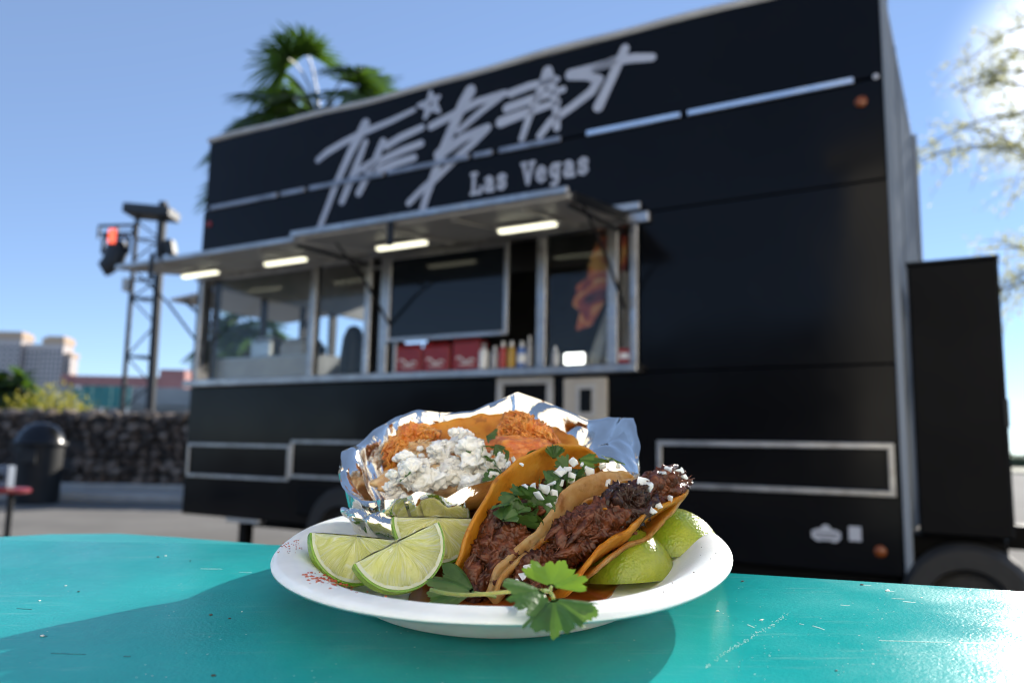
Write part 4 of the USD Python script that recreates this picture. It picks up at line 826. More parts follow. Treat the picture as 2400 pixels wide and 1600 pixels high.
# ---- builders
def shell(rim, fold, bulge, th=.0022, n=56, m=22, seed=0, wob=.0016):
    a, b = S(rim, n), S(fold, n); t = np.linspace(0, 1, m)[None, :, None]; P = a[:, None] * (1 - t) + b[:, None] * t
    P = P + np.asarray(bulge) * (np.sin(t * np.pi))
    P = P + normals_grid(P) * ((meshkit.fbm(P.reshape(-1, 3) * 70 + seed * 3.1, 3, seed) - .5) * 2 * wob).reshape(n, m)[..., None]
    e = (meshkit.fbm(np.c_[np.linspace(0, 9, n), np.zeros(n), np.full(n, seed)], 3, seed) - .5) * .006
    P[:, :4] += (P[:, 0] - P[:, 6])[:, None] / (np.linalg.norm(P[:, 0] - P[:, 6], axis=1)[:, None, None] + 1e-9) * (e[:, None, None] * np.linspace(1, 0, 4)[None, :, None])
    return thick_sheet(P, th)
def lump_chain(pts, r, seed, amp=.30, n=90, ns=56, freq=170):
    """A fibrous lump along a line: clumps, with ridges running along its length."""
    P = S(pts, n) if abs(pts[0][0]) > 5 else spline(pts, n); rr = np.interp(np.linspace(0, 1, n), np.linspace(0, 1, len(r)), r) * np.sqrt(np.clip(np.sin(np.linspace(.04, np.pi - .04, n)) * 2.6, 0, 1))
    m = tube(P, rr, ns); v = np.array(m.vertices); nn = np.array(m.vertex_normals)
    i_ = np.clip(np.arange(len(v)) // ns, 0, n - 1); a_ = (np.arange(len(v)) % ns) / ns * 2 * np.pi; ln = np.linalg.norm(np.diff(P, axis=0), axis=1).sum()
    s_ = i_ / n * ln; q = np.mean(r); sw = s_ * 160 * .5
    clump = meshkit.fbm(v * 120 + seed, 3, seed) - .5
    fib = np.abs(meshkit.fbm(np.stack([s_ * 60 + seed, 9 * np.cos(a_ + 12 * s_ + 1.2 * clump), 9 * np.sin(a_ + 12 * s_ + 1.2 * clump)], 1), 3, seed + 3) - .5)
    fine = meshkit.fbm(np.stack([s_ * 110, 20 * np.cos(a_ + 20 * s_ + clump), 20 * np.sin(a_ + 20 * s_ + clump)], 1), 2, seed + 8) - .5
    v = v + nn * (q * (amp / .3) * (1.25 * clump + 1.5 * (.09 - fib) + .50 * fine + .42 * (meshkit.fbm(v * 520 + seed, 2, seed + 11) - .5)))[:, None]
    return trimesh.Trimesh(v, m.faces, process=False), P, rr
def chunks(P, rr, n, seed, ln=(.016, .030), r=(.0018, .0036)):
    """Torn fibrous pieces heaped along a line."""
    rg_ = np.random.default_rng(seed); T = np.gradient(P, axis=0); T /= np.linalg.norm(T, axis=1, keepdims=True); out = []
    for k in range(n):
        i = rg_.integers(int(.06 * len(P)), int(.92 * len(P))); o = rg_.normal(size=3); o -= T[i] * (o @ T[i]); o /= np.linalg.norm(o)
        if o[1] > .2: o[1] *= -1
        d = T[i] + rg_.normal(size=3) * .38; d -= o * (d @ o) * .6; d /= np.linalg.norm(d); l = rg_.uniform(*ln); q = rg_.uniform(*r); c = P[i] + o * max(rr[i] - q * .4, 0)
        out.append(lump_chain([c - d * l / 2 - o * q, c + o * q * .3, c + d * l / 2 - o * q * 1.2], [q * .25, q * .8, q, q * .75, q * .25], seed * 31 + k, n=44, ns=24)[0])
    return out
def strands(P, rr, n, ln, r, seed, spread=1.0, front=True, dirs=.5):
    rg_ = np.random.default_rng(seed); out = []
    T = np.gradient(P, axis=0); T /= np.linalg.norm(T, axis=1, keepdims=True)
    for k in range(n):
        i = rg_.integers(int(.08 * len(P)), int(.88 * len(P))); o = rg_.normal(size=3); o -= T[i] * (o @ T[i]); o /= np.linalg.norm(o)
        if front and o[1] > .3: o[1] *= -1
        c = P[i] + o * rr[i] * spread * rg_.uniform(.85, 1.12); d = T[i] * rg_.choice([-1, 1]) + rg_.normal(size=3) * dirs * .34; d -= o * (d @ o) * .8; d /= np.linalg.norm(d)
        l = ln * rg_.uniform(.5, 1.3); q = np.cross(d, o); bend = rg_.normal(0, .35); lift = rg_.uniform(-.15, .10)
        s = np.linspace(-.5, .5, 6)[:, None]; C = c + d * l * s + q * bend * l * (s ** 2 - .1) + o * (lift * l * np.abs(s) - .25 * l * s ** 2) + rg_.normal(size=(6, 3)) * r * .35
        out.append(tube(C, r * rg_.choice([.45, .7, 1.0, 1.5, 2.0], p=[.25, .3, .25, .15, .05]) * np.array([.35, .9, 1.05, 1, .85, .3]) * rg_.uniform(.8, 1.2, 6), 6))
    return cat_(out)
def leaf(base, d, nrm, R, seed, open_=78, curl=.25, lobes=3):
    """A toothed fan-shaped leaflet from its base along d, facing nrm."""
    rg_ = np.random.default_rng(seed); na, nr = 109, 9
    d = np.asarray(d, float); d /= np.linalg.norm(d); nrm = np.asarray(nrm, float); nrm -= d * (nrm @ d); nrm /= np.linalg.norm(nrm); q = np.cross(nrm, d)
    a = np.linspace(-1, 1, na); lob = np.abs(np.cos(a * np.pi * lobes / 2 * .98)) ** .6; tooth = np.abs(np.cos(a * np.pi * lobes * 1.12 + rg_.uniform(-.25, .25))) ** .55; fine_ = np.abs(np.cos(a * np.pi * lobes * 2.6 + 1)) ** .6
    cut = np.exp(-((np.abs(a) - .36) / .035) ** 2)
    r = R * (.66 + .12 * lob + .21 * tooth + .06 * fine_ - .14 * np.abs(a) ** 3 - .09 * cut * (lobes == 3) + rg_.normal(0, .014, na))
    A = np.radians(open_) * a
    t = np.linspace(0, 1, nr)[1:]; x = (r[:, None] * t) * np.cos(A)[:, None]; y = (r[:, None] * t) * np.sin(A)[:, None] * 1.02
    ru = (.07 * np.cos(a * np.pi * lobes)[:, None] * t ** 1.5 + .04 * np.sin(9 * a + seed)[:, None] * t ** 2) * R
    z = ru - curl * (x ** 2 + .6 * y ** 2) / R
    V = np.asarray(base) + x[..., None] * d + y[..., None] * q + z[..., None] * nrm
    m = nr - 1; V = np.vstack([np.asarray(base)[None], V.reshape(-1, 3)]); f = [grid_faces(na, m) + 1]
    f.append(np.array([[0, 1 + k * m, 1 + (k + 1) * m] for k in range(na - 1)]))
    return trimesh.Trimesh(V, np.vstack(f), process=False)
def cam_dir(p): v = EYE_T - p; return v / np.linalg.norm(v)
def chip(rg_, p, R, up=.8, bright=False):
    n_ = cam_dir(p) * rg_.uniform(.2, 1.0) + np.array([0, 0, up]) + rg_.normal(size=3) * .55; d = rg_.normal(size=3)
    return leaf(p - d / np.linalg.norm(d) * R * .4, d, n_, R, int(rg_.integers(1e6)), open_=rg_.uniform(45, 80), curl=rg_.uniform(-.2, .7), lobes=int(rg_.choice([2, 3])))
def dice(rg_, p, s):
    q = rg_.normal(size=(11, 3)); q /= np.linalg.norm(q, axis=1, keepdims=True); q = np.sign(q) * np.abs(q) ** .5 * [s * rg_.uniform(.7, 1.5), s * rg_.uniform(.6, 1), s * rg_.uniform(.35, .7)]
    m = trimesh.Trimesh(*hull(q)).subdivide().subdivide(); m = trimesh.Trimesh(m.vertices + m.vertex_normals * ((meshkit.noise(m.vertices * 400 + rg_.uniform(0, 99), 1) - .5) * s * .25)[:, None], m.faces)
    m.apply_transform(trimesh.transformations.euler_matrix(*rg_.uniform(0, 6.3, 3))); m.apply_translation(p); return m
def crumb(rg_, p, r):
    out = []
    for k in range(5):
        q = rg_.normal(size=(16, 3)); q /= np.linalg.norm(q, axis=1, keepdims=True); q *= np.array([1, .9, .8]) * r * rg_.uniform(.45, .85) * rg_.uniform(.75, 1.1, (16, 1))
        m = trimesh.Trimesh(*hull(q)).subdivide().subdivide().subdivide(); v = m.vertices; o = rg_.uniform(0, 50)
        m = trimesh.Trimesh(v + m.vertex_normals * ((meshkit.fbm(v * 330 + o, 3, 2) - .5) * r * .45 - np.abs(meshkit.fbm(v * 600 + o, 2, 7) - .5) * r * .35)[:, None], m.faces, process=False)
        out.append(move(m, p + rg_.normal(size=3) * r * (.55 if k else 0)))
    return cat_(out)

# ---- chicken taco lying in the foil
rg = np.random.default_rng(31)
tc = thing('chicken_taco', 'open chicken taco with white crumbled cheese wrapped in the foil', 'taco', frame=TM)
part('tortilla', shell([(940, 1030, .066), (975, 1012, .072), (1030, 998, .076), (1080, 982, .079), (1140, 973, .080), (1195, 973, .079), (1218, 990, .077)], [(940, 1085, .056), (985, 1080, .058), (1040, 1070, .060), (1090, 1060, .062), (1150, 1055, .063), (1200, 1055, .062), (1235, 1060, .060)], (0, .003, .002), th=.0035, seed=2, wob=.0018), MT['tortilla_orange'], tc, smooth=50)
part('tortilla', shell([(905, 1120, .046), (908, 1085, .052), (920, 1050, .060), (945, 1025, .068), (970, 1012, .074)], [(950, 1150, .030), (965, 1110, .044), (975, 1075, .052), (990, 1055, .058), (1000, 1040, .064)], (-.002, .002, -.003), th=.003, seed=3), MT['tortilla_orange'], tc, smooth=50)
part('tortilla', shell([(1225, 990, .079), (1270, 995, .080), (1310, 1010, .078), (1345, 1035, .072), (1365, 1065, .064)], [(1215, 1050, .066), (1250, 1055, .064), (1290, 1070, .060), (1320, 1090, .056), (1345, 1110, .050)], (0, .003, 0), th=.003, seed=4), MT['tortilla_orange'], tc, smooth=50)
part('filling_base', blob(L(1045, 1128, .042), (.042, .020, .014), .25, 3, 4, 4), MT['chicken_pale'], tc, smooth=True)
part('filling_base', blob(L(1215, 1080, .048), (.028, .022, .016), .25, 3, 9, 4), MT['chicken'], tc, smooth=True)
for nm_, pts_, r_, n_, m_, sd in (('shredded_chicken', [(925, 1085, .052), (945, 1050, .058), (985, 1030, .064), (1020, 1035, .062)], [.006, .009, .009, .007], 120, 'chicken', 5), ('shredded_chicken', [(950, 1085, .046), (985, 1060, .054), (1010, 1050, .058)], [.005, .007, .006], 70, 'chicken_pale', 6),
                                  ('shredded_chicken', [(1180, 1045, .058), (1215, 1005, .066), (1235, 1020, .062), (1275, 1045, .058), (1285, 1075, .050)], [.006, .010, .010, .010, .006], 170, 'chicken', 7), ('shredded_chicken', [(1215, 1090, .040), (1260, 1075, .046), (1275, 1050, .054)], [.005, .007, .007], 70, 'chicken', 8)):
    lm, P, rr = lump_chain(pts_, r_, sd, amp=.36); c_ = part(nm_, lm, MT[m_], tc, smooth=True); part('strands', strands(P, rr, n_, .012, .0007, sd + 40, dirs=1.1), MT[m_], c_, smooth=True, kind='stuff')
for x, y, r in ((1040, 1072, 40), (1062, 1043, 30), (980, 1108, 34), (1018, 1128, 38), (1078, 1118, 40), (1112, 1092, 34), (1142, 1075, 28), (926, 1133, 26), (955, 1095, 22), (1108, 1132, 28), (1008, 1085, 28), (1160, 1100, 26), (1128, 1115, 26), (1052, 1100, 32), (960, 1135, 22), (1185, 1085, 20)):
    yy = .018 + (1130 - y) * .00030; p = L(x, y, yy)
    part('cheese_crumble', crumb(rg, p, r * .00034), MT['cheese'], tc, smooth=True)
for k in range(40):
    x, y = rg.uniform(915, 1200), rg.uniform(1050, 1145); p = L(x, y, .020 + (1130 - y) * .00030)
    part('cheese_bit' if k % 3 else 'chicken_bit', blob(p, (.0022, .002, .0018), .5, 2.2, k, 2), MT['cheese' if k % 3 else 'chicken_pale'], tc, smooth=True)
for x, y, r in ((1150, 1022, 30), (1140, 1045, 30), (1110, 1050, 24), (1165, 1048, 24), (1150, 1075, 26), (1175, 1100, 30), (1158, 1112, 28), (950, 1118, 20), (1195, 1068, 26), (1218, 1082, 24), (1130, 1062, 22), (1240, 1060, 20), (1188, 1120, 22), (1100, 1065, 16)):
    part('cilantro_leaf', chip(rg, L(x, y, .003 + (1130 - y) * .00028), r * .00027), MT['cilantro'], tc, smooth=True)
for x, y, s in ((1163, 1078, 12), (1192, 1092, 14), (1205, 1078, 10), (1185, 1108, 12), (1140, 1092, 9), (1215, 1098, 10), (1120, 1078, 10), (1172, 1064, 9)):
    part('onion_piece', dice(rg, L(x, y, .004 + (1130 - y) * .00028), s * .00024), MT['onion'], tc, smooth=30)

# ---- front taco with herbs and onion (A)
ta = thing('herb_topped_taco', 'folded beef taco topped with green cilantro and white onion', 'taco', frame=TM)
RA = [(1067, 1330, -.046), (1085, 1270, -.042), (1108, 1220, -.036), (1131, 1175, -.028), (1176, 1110, -.016), (1243, 1066, -.002), (1299, 1046, .008), (1342, 1046, .016), (1381, 1061, .023), (1400, 1085, .028)]
FA = [(1150, 1396, -.044), (1180, 1368, -.034), (1225, 1322, -.024), (1270, 1285, -.014), (1315, 1240, -.003), (1350, 1205, .007), (1380, 1180, .015), (1420, 1160, .023), (1460, 1140, .030), (1485, 1130, .036)]
EA = [(1136, 1383, -.056), (1163, 1342, -.053), (1194, 1308, -.048), (1243, 1257, -.039), (1279, 1212, -.031), (1312, 1173, -.023), (1355, 1132, -.013), (1393, 1111, -.005), (1445, 1103, .007), (1480, 1117, .012)]
part('tortilla', shell(RA, FA, (-.004, .012, -.006), seed=11, m=30, wob=.0018), MT['tortilla_orange'], ta, smooth=50)
part('tortilla', shell(EA, FA, (.004, -.004, -.004), seed=12, m=20), MT['tortilla_pale'], ta, smooth=50)
for pts_, r_, n_, sd in (([(1185, 1190, -.016), (1168, 1235, -.026), (1150, 1290, -.035), (1134, 1350, -.042)], [.004, .007, .008, .006], 26, 1), ([(1222, 1240, -.024), (1192, 1285, -.034), (1162, 1335, -.042), (1136, 1374, -.046)], [.007, .009, .009, .005], 26, 2), ([(1330, 1150, .006), (1280, 1190, -.008), (1235, 1235, -.020)], [.008, .012, .011], 14, 3), ([(1128, 1340, -.044), (1120, 1365, -.046), (1126, 1388, -.047)], [.006, .007, .004], 12, 4)):
    lm, P, rr = lump_chain(pts_, r_, sd); lm = cat_([lm] + chunks(P, rr * .9, 11, sd)); c_ = part('shredded_beef', lm, MT['beef'], ta, smooth=True); part('strands', strands(P, rr, max(n_ // 2, 6), .013, .00034, sd + 60), MT['beef_strand'], c_, smooth=True, kind='stuff')
def yA(x, y): return -.046 + (x - 1150) * .000165 + (1200 - y) * .00009
for x, y, r, br in ((1200, 1172, 32, 0), (1222, 1152, 28, 0), (1228, 1180, 34, 0), (1256, 1162, 32, 0), (1205, 1192, 36, 0), (1242, 1200, 34, 0), (1270, 1180, 34, 0), (1290, 1150, 32, 0), (1228, 1225, 42, 0), (1300, 1120, 32, 0), (1338, 1105, 34, 0), (1322, 1088, 28, 0), (1372, 1080, 36, 1), (1412, 1072, 40, 1), (1436, 1078, 34, 1), (1352, 1128, 34, 0), (1290, 1122, 24, 0), (1262, 1138, 20, 0), (1330, 1140, 32, 0), (1185, 1205, 30, 0), (1262, 1212, 28, 0), (1392, 1098, 32, 0), (1310, 1165, 28, 0), (1176, 1178, 24, 0), (1360, 1105, 30, 0), (1218, 1150, 28, 0)):
    part('cilantro_leaf', chip(rg, L(x, y, yA(x, y)), r * .00030), MT['cilantro_bright' if br else 'cilantro'], ta, smooth=True)
for k in range(9):                                                       # upright sprig at the top of the shell
    p = L(1296 + 3 * k % 9, 1075, .002); d = np.array([rg.normal(0, .45), rg.normal(0, .3), 1.0])
    part('cilantro_sprig', leaf(p, d, cam_dir(p) + rg.normal(size=3) * .4, .0075, 300 + k, open_=22, curl=.3, lobes=2), MT['cilantro'], ta, smooth=True)
for x, y, s in ((1275, 1143, 17), (1262, 1160, 13), (1312, 1104, 15), (1330, 1100, 13), (1344, 1082, 12), (1300, 1163, 14), (1382, 1108, 15), (1292, 1132, 12), (1412, 1092, 11), (1340, 1120, 12), (1250, 1140, 10), (1318, 1132, 11), (1288, 1185, 9), (1232, 1140, 8), (1222, 1088, 6), (1365, 1090, 12), (1448, 1092, 11), (1210, 1215, 7)):
    part('onion_piece', dice(rg, L(x, y, yA(x, y) - .004), s * .00021), MT['onion'], ta, smooth=30)

# ---- foremost taco, meat side open (B)
tb = thing('beef_taco', 'folded taco at the front right packed with dark shredded beef', 'taco', frame=TM)
EB = [(1152, 1393, -.060), (1174, 1356, -.057), (1222, 1304, -.050), (1263, 1272, -.044), (1314, 1231, -.036), (1345, 1207, -.030), (1368, 1178, -.022), (1419, 1157, -.012), (1441, 1137, -.006), (1472, 1126, .002), (1512, 1120, .010)]
FB = [(1262, 1402, -.034), (1300, 1376, -.026), (1350, 1335, -.014), (1400, 1295, -.003), (1450, 1252, .008), (1500, 1212, .018), (1550, 1172, .027), (1588, 1142, .034)]
CB = [(1345, 1376, -.066), (1364, 1342, -.064), (1386, 1308, -.060), (1406, 1284, -.055), (1440, 1262, -.048), (1483, 1238, -.039), (1510, 1208, -.030), (1545, 1188, -.021), (1585, 1170, -.011), (1604, 1158, -.004)]
CB2 = [(1390, 1345, -.048), (1430, 1308, -.042), (1475, 1276, -.034), (1518, 1259, -.025), (1556, 1218, -.013), (1580, 1192, -.005), (1608, 1148, .004)]
part('tortilla', shell(EB, FB, (-.003, .004, .004), seed=21, wob=.0020), MT['tortilla_pale'], tb, smooth=50)
part('tortilla', shell(CB, FB, (.001, -.001, -.002), seed=22, wob=.0020), MT['tortilla_orange'], tb, smooth=50)
part('tortilla', shell(CB2, FB, (.001, .002, -.002), seed=23), MT['tortilla_pale'], tb, smooth=50)
for pts_, r_, n_, sd, m1, m2 in (([(1200, 1368, -.050), (1245, 1340, -.046), (1295, 1322, -.040), (1345, 1300, -.036)], [.006, .009, .010, .008], 34, 31, 'beef', 'beef_strand'), ([(1300, 1286, -.044), (1345, 1258, -.040), (1400, 1232, -.032), (1455, 1208, -.024)], [.008, .0105, .0115, .010], 46, 32, 'beef', 'beef_strand'), ([(1420, 1205, -.030), (1465, 1185, -.022), (1505, 1168, -.014)], [.009, .012, .009], 24, 33, 'char', 'char'),
                                 ([(1490, 1175, -.014), (1535, 1146, -.004), (1575, 1128, .004), (1608, 1122, .010)], [.008, .010, .009, .005], 36, 34, 'beef', 'beef_strand')):
    lm, P, rr = lump_chain(pts_, r_, sd); lm = cat_([lm] + chunks(P, rr * .9, 13, sd)); c_ = part('shredded_beef', lm, MT[m1], tb, smooth=True); part('strands', strands(P, rr, max(n_ // 2, 6), .011, .00032, sd + 90, dirs=.8), MT[m2], c_, smooth=True, kind='stuff')
for x, y, s, yy in ((1510, 1130, 17, -.010), (1522, 1142, 14, -.012), (1545, 1112, 12, -.002), (1565, 1105, 13, .002), (1585, 1103, 12, .005), (1598, 1102, 9, .007), (1605, 1118, 10, .006), (1530, 1195, 13, -.020), (1545, 1185, 9, -.016), (1570, 1168, 10, -.008), (1425, 1130, 8, .0), (1225, 1345, 13, -.058), (1240, 1330, 12, -.057), (1212, 1362, 10, -.059), (1418, 1192, 7, -.034)):
    part('onion_piece', dice(rg, L(x, y, yy - .007), s * .00023), MT['onion' if x != 1418 else 'tortilla_orange'], tb, smooth=30)

# ---- limes
_lf = {'uv': ('attribute', {'attribute': 'st'}), 'sx': ('separate_xyz', {}), 'mn': ('mapping', {'scale': (26.0, 2.2, 1.0)}), 'n': ('noise_texture', {'scale': 1.0, 'detail': 4.0, 'roughness': .6}), 'r': ('rgb_ramp', {'ramp': [(.30, (.60, .58, .07)), (.52, (.78, .75, .22)), (.70, (.90, .88, .50))]}),
       'mu': ('math', {'math_type': 'multiply', 'value2': 1.0}), 'fr': ('math', {'math_type': 'fraction'}), 'rm': ('rgb_ramp', {'ramp': [(.0, (1, 1, 1)), (.035, (0, 0, 0)), (.965, (0, 0, 0)), (1.0, (1, 1, 1))]}), 'mx': ('mix', {'color2': (.80, .80, .50)}), 'k': ('math', {'math_type': 'multiply', 'value2': .6}),
       'b': ('bump', {'strength': .9, 'distance': .0012}), 'p': ('principled_bsdf', {'roughness': .14, 'subsurface_weight': .8, 'subsurface_scale': .009, 'subsurface_radius': (1.0, 1.0, .30), 'specular_ior_level': .5})}
MT['lime_flesh'] = usdkit.material(stage, '/World/Looks/lime_flesh', _lf, [('uv.vector', 'mn.vector'), ('mn.vector', 'n.vector'), ('n.fac', 'r.fac'), ('uv.vector', 'sx.vector'), ('sx.x', 'fr.value1'), ('fr.value', 'rm.fac'), ('rm.color', 'k.value1'), ('k.value', 'mx.fac'), ('r.color', 'mx.color1'), ('mx.color', 'p.base_color'), ('n.fac', 'b.height'), ('b.normal', 'p.normal')], surface='p.BSDF')
MT['lime_pith'] = mat('lime_pith', (.66, .68, .40), (.74, .75, .52), scale=200, rough=.4, sss=.5, sss_r=(1, 1, .5), sss_scale=.004)
def rind_mat(name, c1, c2):
    n = {'t': ('texture_coordinate', {}), 'n': ('noise_texture', {'scale': 38.0, 'detail': 4.0}), 'r': ('rgb_ramp', {'ramp': [(.35, c1), (.68, c2)]}), 'v': ('voronoi_texture', {'scale': 620.0}), 'b': ('bump', {'strength': .45, 'distance': .0007, 'invert': True}), 'n2': ('noise_texture', {'scale': 170.0, 'detail': 3.0}), 'b2': ('bump', {'strength': .10, 'distance': .0004}),
         'p': ('principled_bsdf', {'roughness': .24, 'subsurface_weight': .35, 'subsurface_scale': .004, 'subsurface_radius': (.6, 1, .1)})}
    return usdkit.material(stage, f'/World/Looks/{name}', n, [('t.object', 'n.vector'), ('n.fac', 'r.fac'), ('r.color', 'p.base_color'), ('t.object', 'v.vector'), ('v.distance', 'b.height'), ('t.object', 'n2.vector'), ('n2.fac', 'b2.height'), ('b2.normal', 'b.normal'), ('b.normal', 'p.normal')], surface='p.BSDF')
MT['rind'] = rind_mat('rind', (.075, .20, .010), (.16, .32, .02)); MT['rind_yellow'] = rind_mat('rind_yellow', (.14, .24, .010), (.36, .40, .03))
def quarter(R, Ly, k=1.0, n=30, mm=22, z0=0.0, y0=0.0):
    """Outer skin of a quarter lime: y >= 0, z <= 0; x across the cut face."""
    a = np.linspace(0, np.pi, n); b = np.linspace(0, np.pi / 2, mm)
    A, B = np.meshgrid(a, b, indexing='ij')
    return np.stack([R * k * np.cos(A) * np.cos(B), y0 + Ly * k * np.sin(B) * (1 + .10 * np.sin(B) ** 6), z0 - R * k * np.sin(A) * np.cos(B)], -1)
def lime(label, pos, R, Ly, eul, rind='rind', seed=0):
    t = thing('lime_wedge', label, 'lime', pos, frame=TM, group=None)
    M_ = trimesh.transformations.euler_matrix(*[math.radians(e) for e in eul], 'syxz')[:3, :3]
    def tx_(P): return P @ M_.T
    Q = tx_(quarter(R, Ly)); Qi = tx_(quarter(R, Ly, .955)); a, b = Q.shape[:2]
    P3 = np.concatenate([Q.reshape(-1, 3), Qi.reshape(-1, 3)]); f = [grid_faces(a, b), grid_faces(a, b, True) + a * b]
    loop = [i_ * b for i_ in range(a)] + [(a - 1) * b + j_ for j_ in range(1, b)] + [j_ for j_ in range(b - 1, 0, -1)]
    for u_, w_ in zip(loop, loop[1:] + loop[:1]): f.append(np.array([[u_, w_, w_ + a * b], [u_, w_ + a * b, u_ + a * b]]))
    rm_ = trimesh.Trimesh(P3, np.vstack(f)); rm_.fix_normals(); part('rind', rm_, MT[rind], t, smooth=40)
    def solid(k0, k1, off):                                   # ring-shaped lip of pith on both cut faces
        out = []
        for face in (0, 1):
            A = np.linspace(0, np.pi, 40); r0, r1 = k0, k1
            def pt(r, d):
                if face == 0: return np.stack([R * r * np.cos(A), np.full_like(A, d), -R * r * np.sin(A)], 1)
                return np.stack([R * r * np.cos(A), Ly * r * np.sin(A), np.full_like(A, -d)], 1)
            o = pt(r1, -off); i_ = pt(r0, -off); o2 = pt(r1, .002); i2 = pt(r0, .002)
            V = np.vstack([o, i_, o2, i2]); n_ = 40; ff_ = []
            for u_ in range(n_ - 1):
                for p_, q_ in ((0, 1), (1, 3), (3, 2), (2, 0)): ff_ += [[p_ * n_ + u_, q_ * n_ + u_, q_ * n_ + u_ + 1], [p_ * n_ + u_, q_ * n_ + u_ + 1, p_ * n_ + u_ + 1]]
            m_ = trimesh.Trimesh(tx_(V), ff_); m_.fix_normals(); out.append(m_)
        return cat_(out)
    part('pith', solid(.885, .954, .0003), MT['lime_pith'], t, smooth=40)
    # flesh: closed quarter with radial coordinates on its cut faces
    k = .90; na, nr = 72, 22; V, UV, Fc = [], [], []
    rg_ = np.random.default_rng(seed)
    for face in (0, 1):
        A, r = np.meshgrid(np.linspace(0, np.pi, na), np.linspace(0, 1, nr), indexing='ij'); dome_ = .0012 * (1 - r ** 2) * np.abs(np.sin(A * 3.0 + .4)) ** .5
        dome_ = dome_ + .0009 * (meshkit.noise(np.stack([A * 9 + seed * 5, r * 3, r * 0], -1), 3) - .5)
        if face == 0: P = np.stack([R * k * r * np.cos(A), -dome_ - .0001, -R * k * r * np.sin(A)], -1)
        else: P = np.stack([R * k * r * np.cos(A), Ly * k * r * np.sin(A), dome_ + .0001], -1)
        o = len(V) * 0 + sum(len(x) for x in V); V.append(P.reshape(-1, 3)); UV.append(np.stack([(A + .10 * np.sin(5 * A + seed) + .05 * np.sin(11 * A + 2 * seed) + .05 * np.sin(r * 6 + 3 * A)).ravel() * 3.0 / np.pi + seed * .3 + .15, r.ravel()], 1)); Fc.append(grid_faces(na, nr, face == 1) + o)
    Qf = quarter(R, Ly, k, 40, 24); o = sum(len(x) for x in V); V.append(Qf.reshape(-1, 3)); UV.append(np.zeros((40 * 24, 2)) + [.5, .9]); Fc.append(grid_faces(40, 24) + o)
    fm = trimesh.Trimesh(tx_(np.vstack(V)), np.vstack(Fc), process=False)
    part('flesh', fm, MT['lime_flesh'], t, smooth=False, uv=np.vstack(UV))
    return t
lime('lime wedge at the far left of the plate, its cut face showing', L(836, 1258, -.036), .0238, .030, (11, -24, 30), seed=1)
lime('foremost lime wedge, in front of the two other cut wedges', L(932, 1270, -.058), .0236, .030, (-21, -28, 24), seed=2)
lime('lime wedge leaning on the foil, behind the two other cut wedges', L(1024, 1214, -.016), .0242, .028, (5, -18, 22), seed=3)
lime('lime wedge skin side up, nearest the plate rim right of the tacos', LZ(1480, 1382, -.0205) + [0, .0250, 0], .0272, .028, (4, 172, -10), 'rind_yellow', seed=4)
lime('lime wedge skin side up at the far right end of the plate', LZ(1584, 1352, -.0205) + [.002, .026, .003], .0300, .031, (-6, 165, 22), 'rind_yellow', seed=5)

# ---- cilantro sprig over the front rim, loose leaf
cs = thing('cilantro_sprig', 'fresh cilantro sprig hanging over the front rim of the plate', 'herb sprig', frame=TM)
J = L(1289, 1386, -.146)
def aim(px, py, y, b): v = L(px, py, y) - b; return v / np.linalg.norm(v)
stem = spline([L(1010, 1392, -.098) + [0, 0, .002], L(1100, 1393, -.112), L(1190, 1386, -.126), J], 16); part('stem', tube(stem, np.linspace(.0009, .0007, 16), 8), MT['cilantro_stem'], cs, smooth=True)
b1_ = L(1292, 1374, -.144); b2__ = L(1272, 1384, -.149); b3_ = L(1297, 1402, -.153)
for b0 in (b1_, b2__, b3_): part('stalk', tube([J, (J + b0) / 2 + [0, 0, .0004], b0], .0007, 6), MT['cilantro_stem'], cs)
part('leaflet', leaf(b1_, aim(1322, 1315, -.128, b1_), cam_dir(b1_) + [.0, 0, .75], .0142, 501, open_=82, curl=-.15), MT['cilantro_bright'], cs, smooth=True)
part('leaflet', leaf(b2__, aim(1205, 1420, -.163, b2__), cam_dir(b2__) + [-.1, 0, .45], .0156, 502, open_=70, curl=.12), MT['cilantro'], cs, smooth=True)
part('leaflet', leaf(b3_, aim(1338, 1480, -.170, b3_), cam_dir(b3_) + [.15, 0, .25], .0178, 503, open_=68, curl=.10), MT['cilantro'], cs, smooth=True)
lf_ = thing('loose_cilantro_leaf', 'single cilantro leaf lying between the lime wedge and the front taco', 'herb leaf', frame=TM)
b0 = L(1112, 1388, -.072); part('leaf_blade', leaf(b0, aim(1030, 1350, -.072, b0), cam_dir(b0) + [0, 0, 1.2], .0215, 504, open_=58, curl=.35), MT['cilantro'], lf_, smooth=True)
part('leaf_stalk', tube([b0, b0 + [.01, 0, -.002]], .0008, 6), MT['cilantro_stem'], lf_)
# ---- crumbs on the table
rg = np.random.default_rng(77); cr = []
for px, py in ((370, 1305), (388, 1302), (446, 1314), (154, 1372), (184, 1386), (93, 1407), (494, 1441), (567, 1433), (538, 1449), (100, 1490), (500, 1583), (1682, 1432), (1960, 1571), (1785, 1452), (2020, 1370), (2080, 1384), (1740, 1362), (2160, 1400)):
    p = LZ(px, py, ZTAB); r = rg.uniform(.0003, .0007); cr.append(blob(p + [0, 0, r * .4], (r * 1.6, r, r * .6), .3, 2, len(cr), 1))
cw = thing('table_crumbs', 'tiny pale and dark crumbs scattered on the turquoise tabletop', 'crumbs', frame=TM); tag(cw, kind='stuff')
part('crumb', cat_(cr[::2]), MT['pepper'], cw, kind='stuff'); part('crumb', cat_(cr[1::2]), MT['cheese'], cw, kind='stuff')

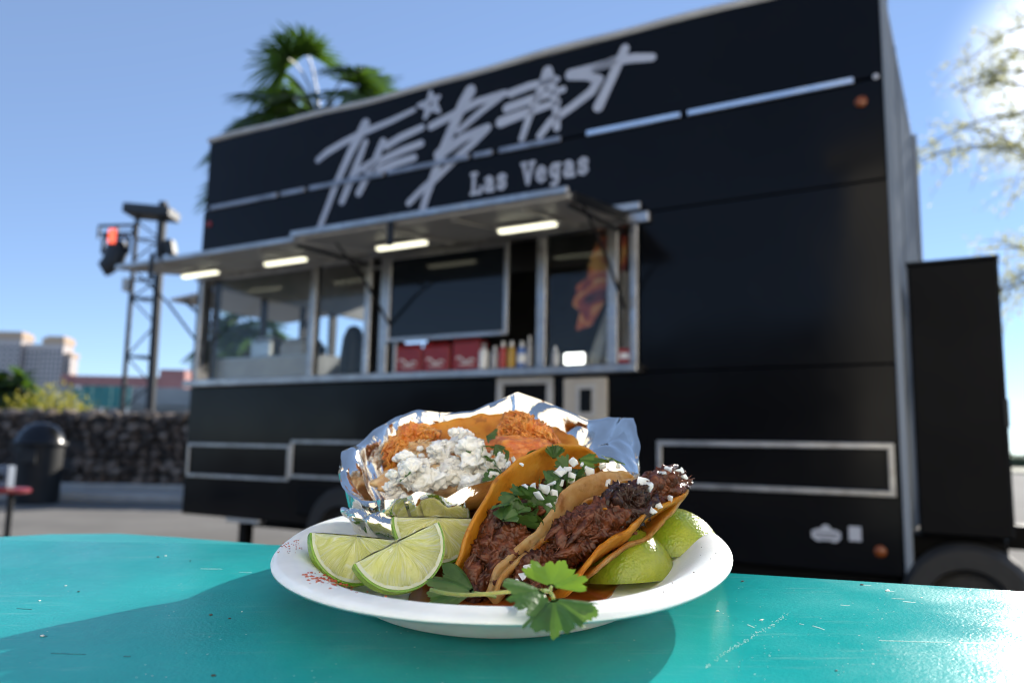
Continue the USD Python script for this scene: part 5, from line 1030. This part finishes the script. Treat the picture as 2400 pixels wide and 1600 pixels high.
# ---- scratches and scuffs in the paint
MT['scratch'] = mat('scratch', (.34, .60, .58), (.46, .66, .64), scale=300, rough=.3); MT['scratch_dark'] = mat('scratch_dark', (.02, .14, .15), rough=.5)
def scratch(p, w, m):
    q = [LZ(x, y, ZTAB)[:2] for x, y in p]; part('scratch', extrude(sg.LineString(q).buffer(w, cap_style=2).simplify(w * .1), .00012).apply_translation([0, 0, ZTAB]), MT[m], tbl)
for p, w in (([(2018, 1370), (2030, 1371), (2042, 1372)], .0004), ([(2076, 1384), (2096, 1386)], .0005), ([(2116, 1409), (2146, 1411)], .0004), ([(1874, 1461), (1884, 1463)], .0003), ([(1905, 1466), (1918, 1470), (1932, 1475)], .0003), ([(1780, 1453), (1790, 1450)], .0004), ([(2090, 1402), (2120, 1403)], .0002), ([(2250, 1506), (2330, 1507), (2400, 1510)], .0003), ([(1970, 1417), (1992, 1418)], .0003), ([(2060, 1500), (2150, 1503), (2230, 1505)], .00018),
             ([(470, 1332), (520, 1333)], .0002), ([(560, 1340), (590, 1341)], .0002), ([(1752, 1463), (1768, 1470)], .0003)): scratch(p, w, 'scratch')
for p, w in (([(40, 1425), (75, 1427)], .0003), ([(95, 1490), (108, 1491)], .0008), ([(120, 1530), (200, 1533)], .0003), ([(290, 1537), (305, 1538)], .0005)): scratch(p, w, 'scratch_dark')
rg = np.random.default_rng(99); arc = np.array([(1850, 1433), (1812, 1462), (1765, 1490), (1710, 1522), (1655, 1562)], float); dots = []
for k in range(170):
    t_ = rg.uniform(0, 4); i = min(int(t_), 3); x, y = arc[i] + (arc[i + 1] - arc[i]) * (t_ - i) + rg.normal(0, 2.5, 2); q = LZ(x, y, ZTAB); r = rg.uniform(.0001, .0003); dots.append(move(trimesh.creation.cylinder(r, .0001, sections=6), q + [0, 0, .00005]))
for k in range(420):
    x, y = rg.uniform(1700, 2400), rg.uniform(1345, 1600); q = LZ(x, y, ZTAB)
    if not top.buffer(-.006).contains(sg.Point(q[:2])): continue
    r = rg.uniform(.00006, .00022) * (2 if rg.uniform() < .06 else 1); dots.append(move(trimesh.creation.cylinder(r, .0001, sections=6), q + [0, 0, .00005]))
part('scuff_marks', cat_(dots), MT['scratch'], tbl, kind='stuff')
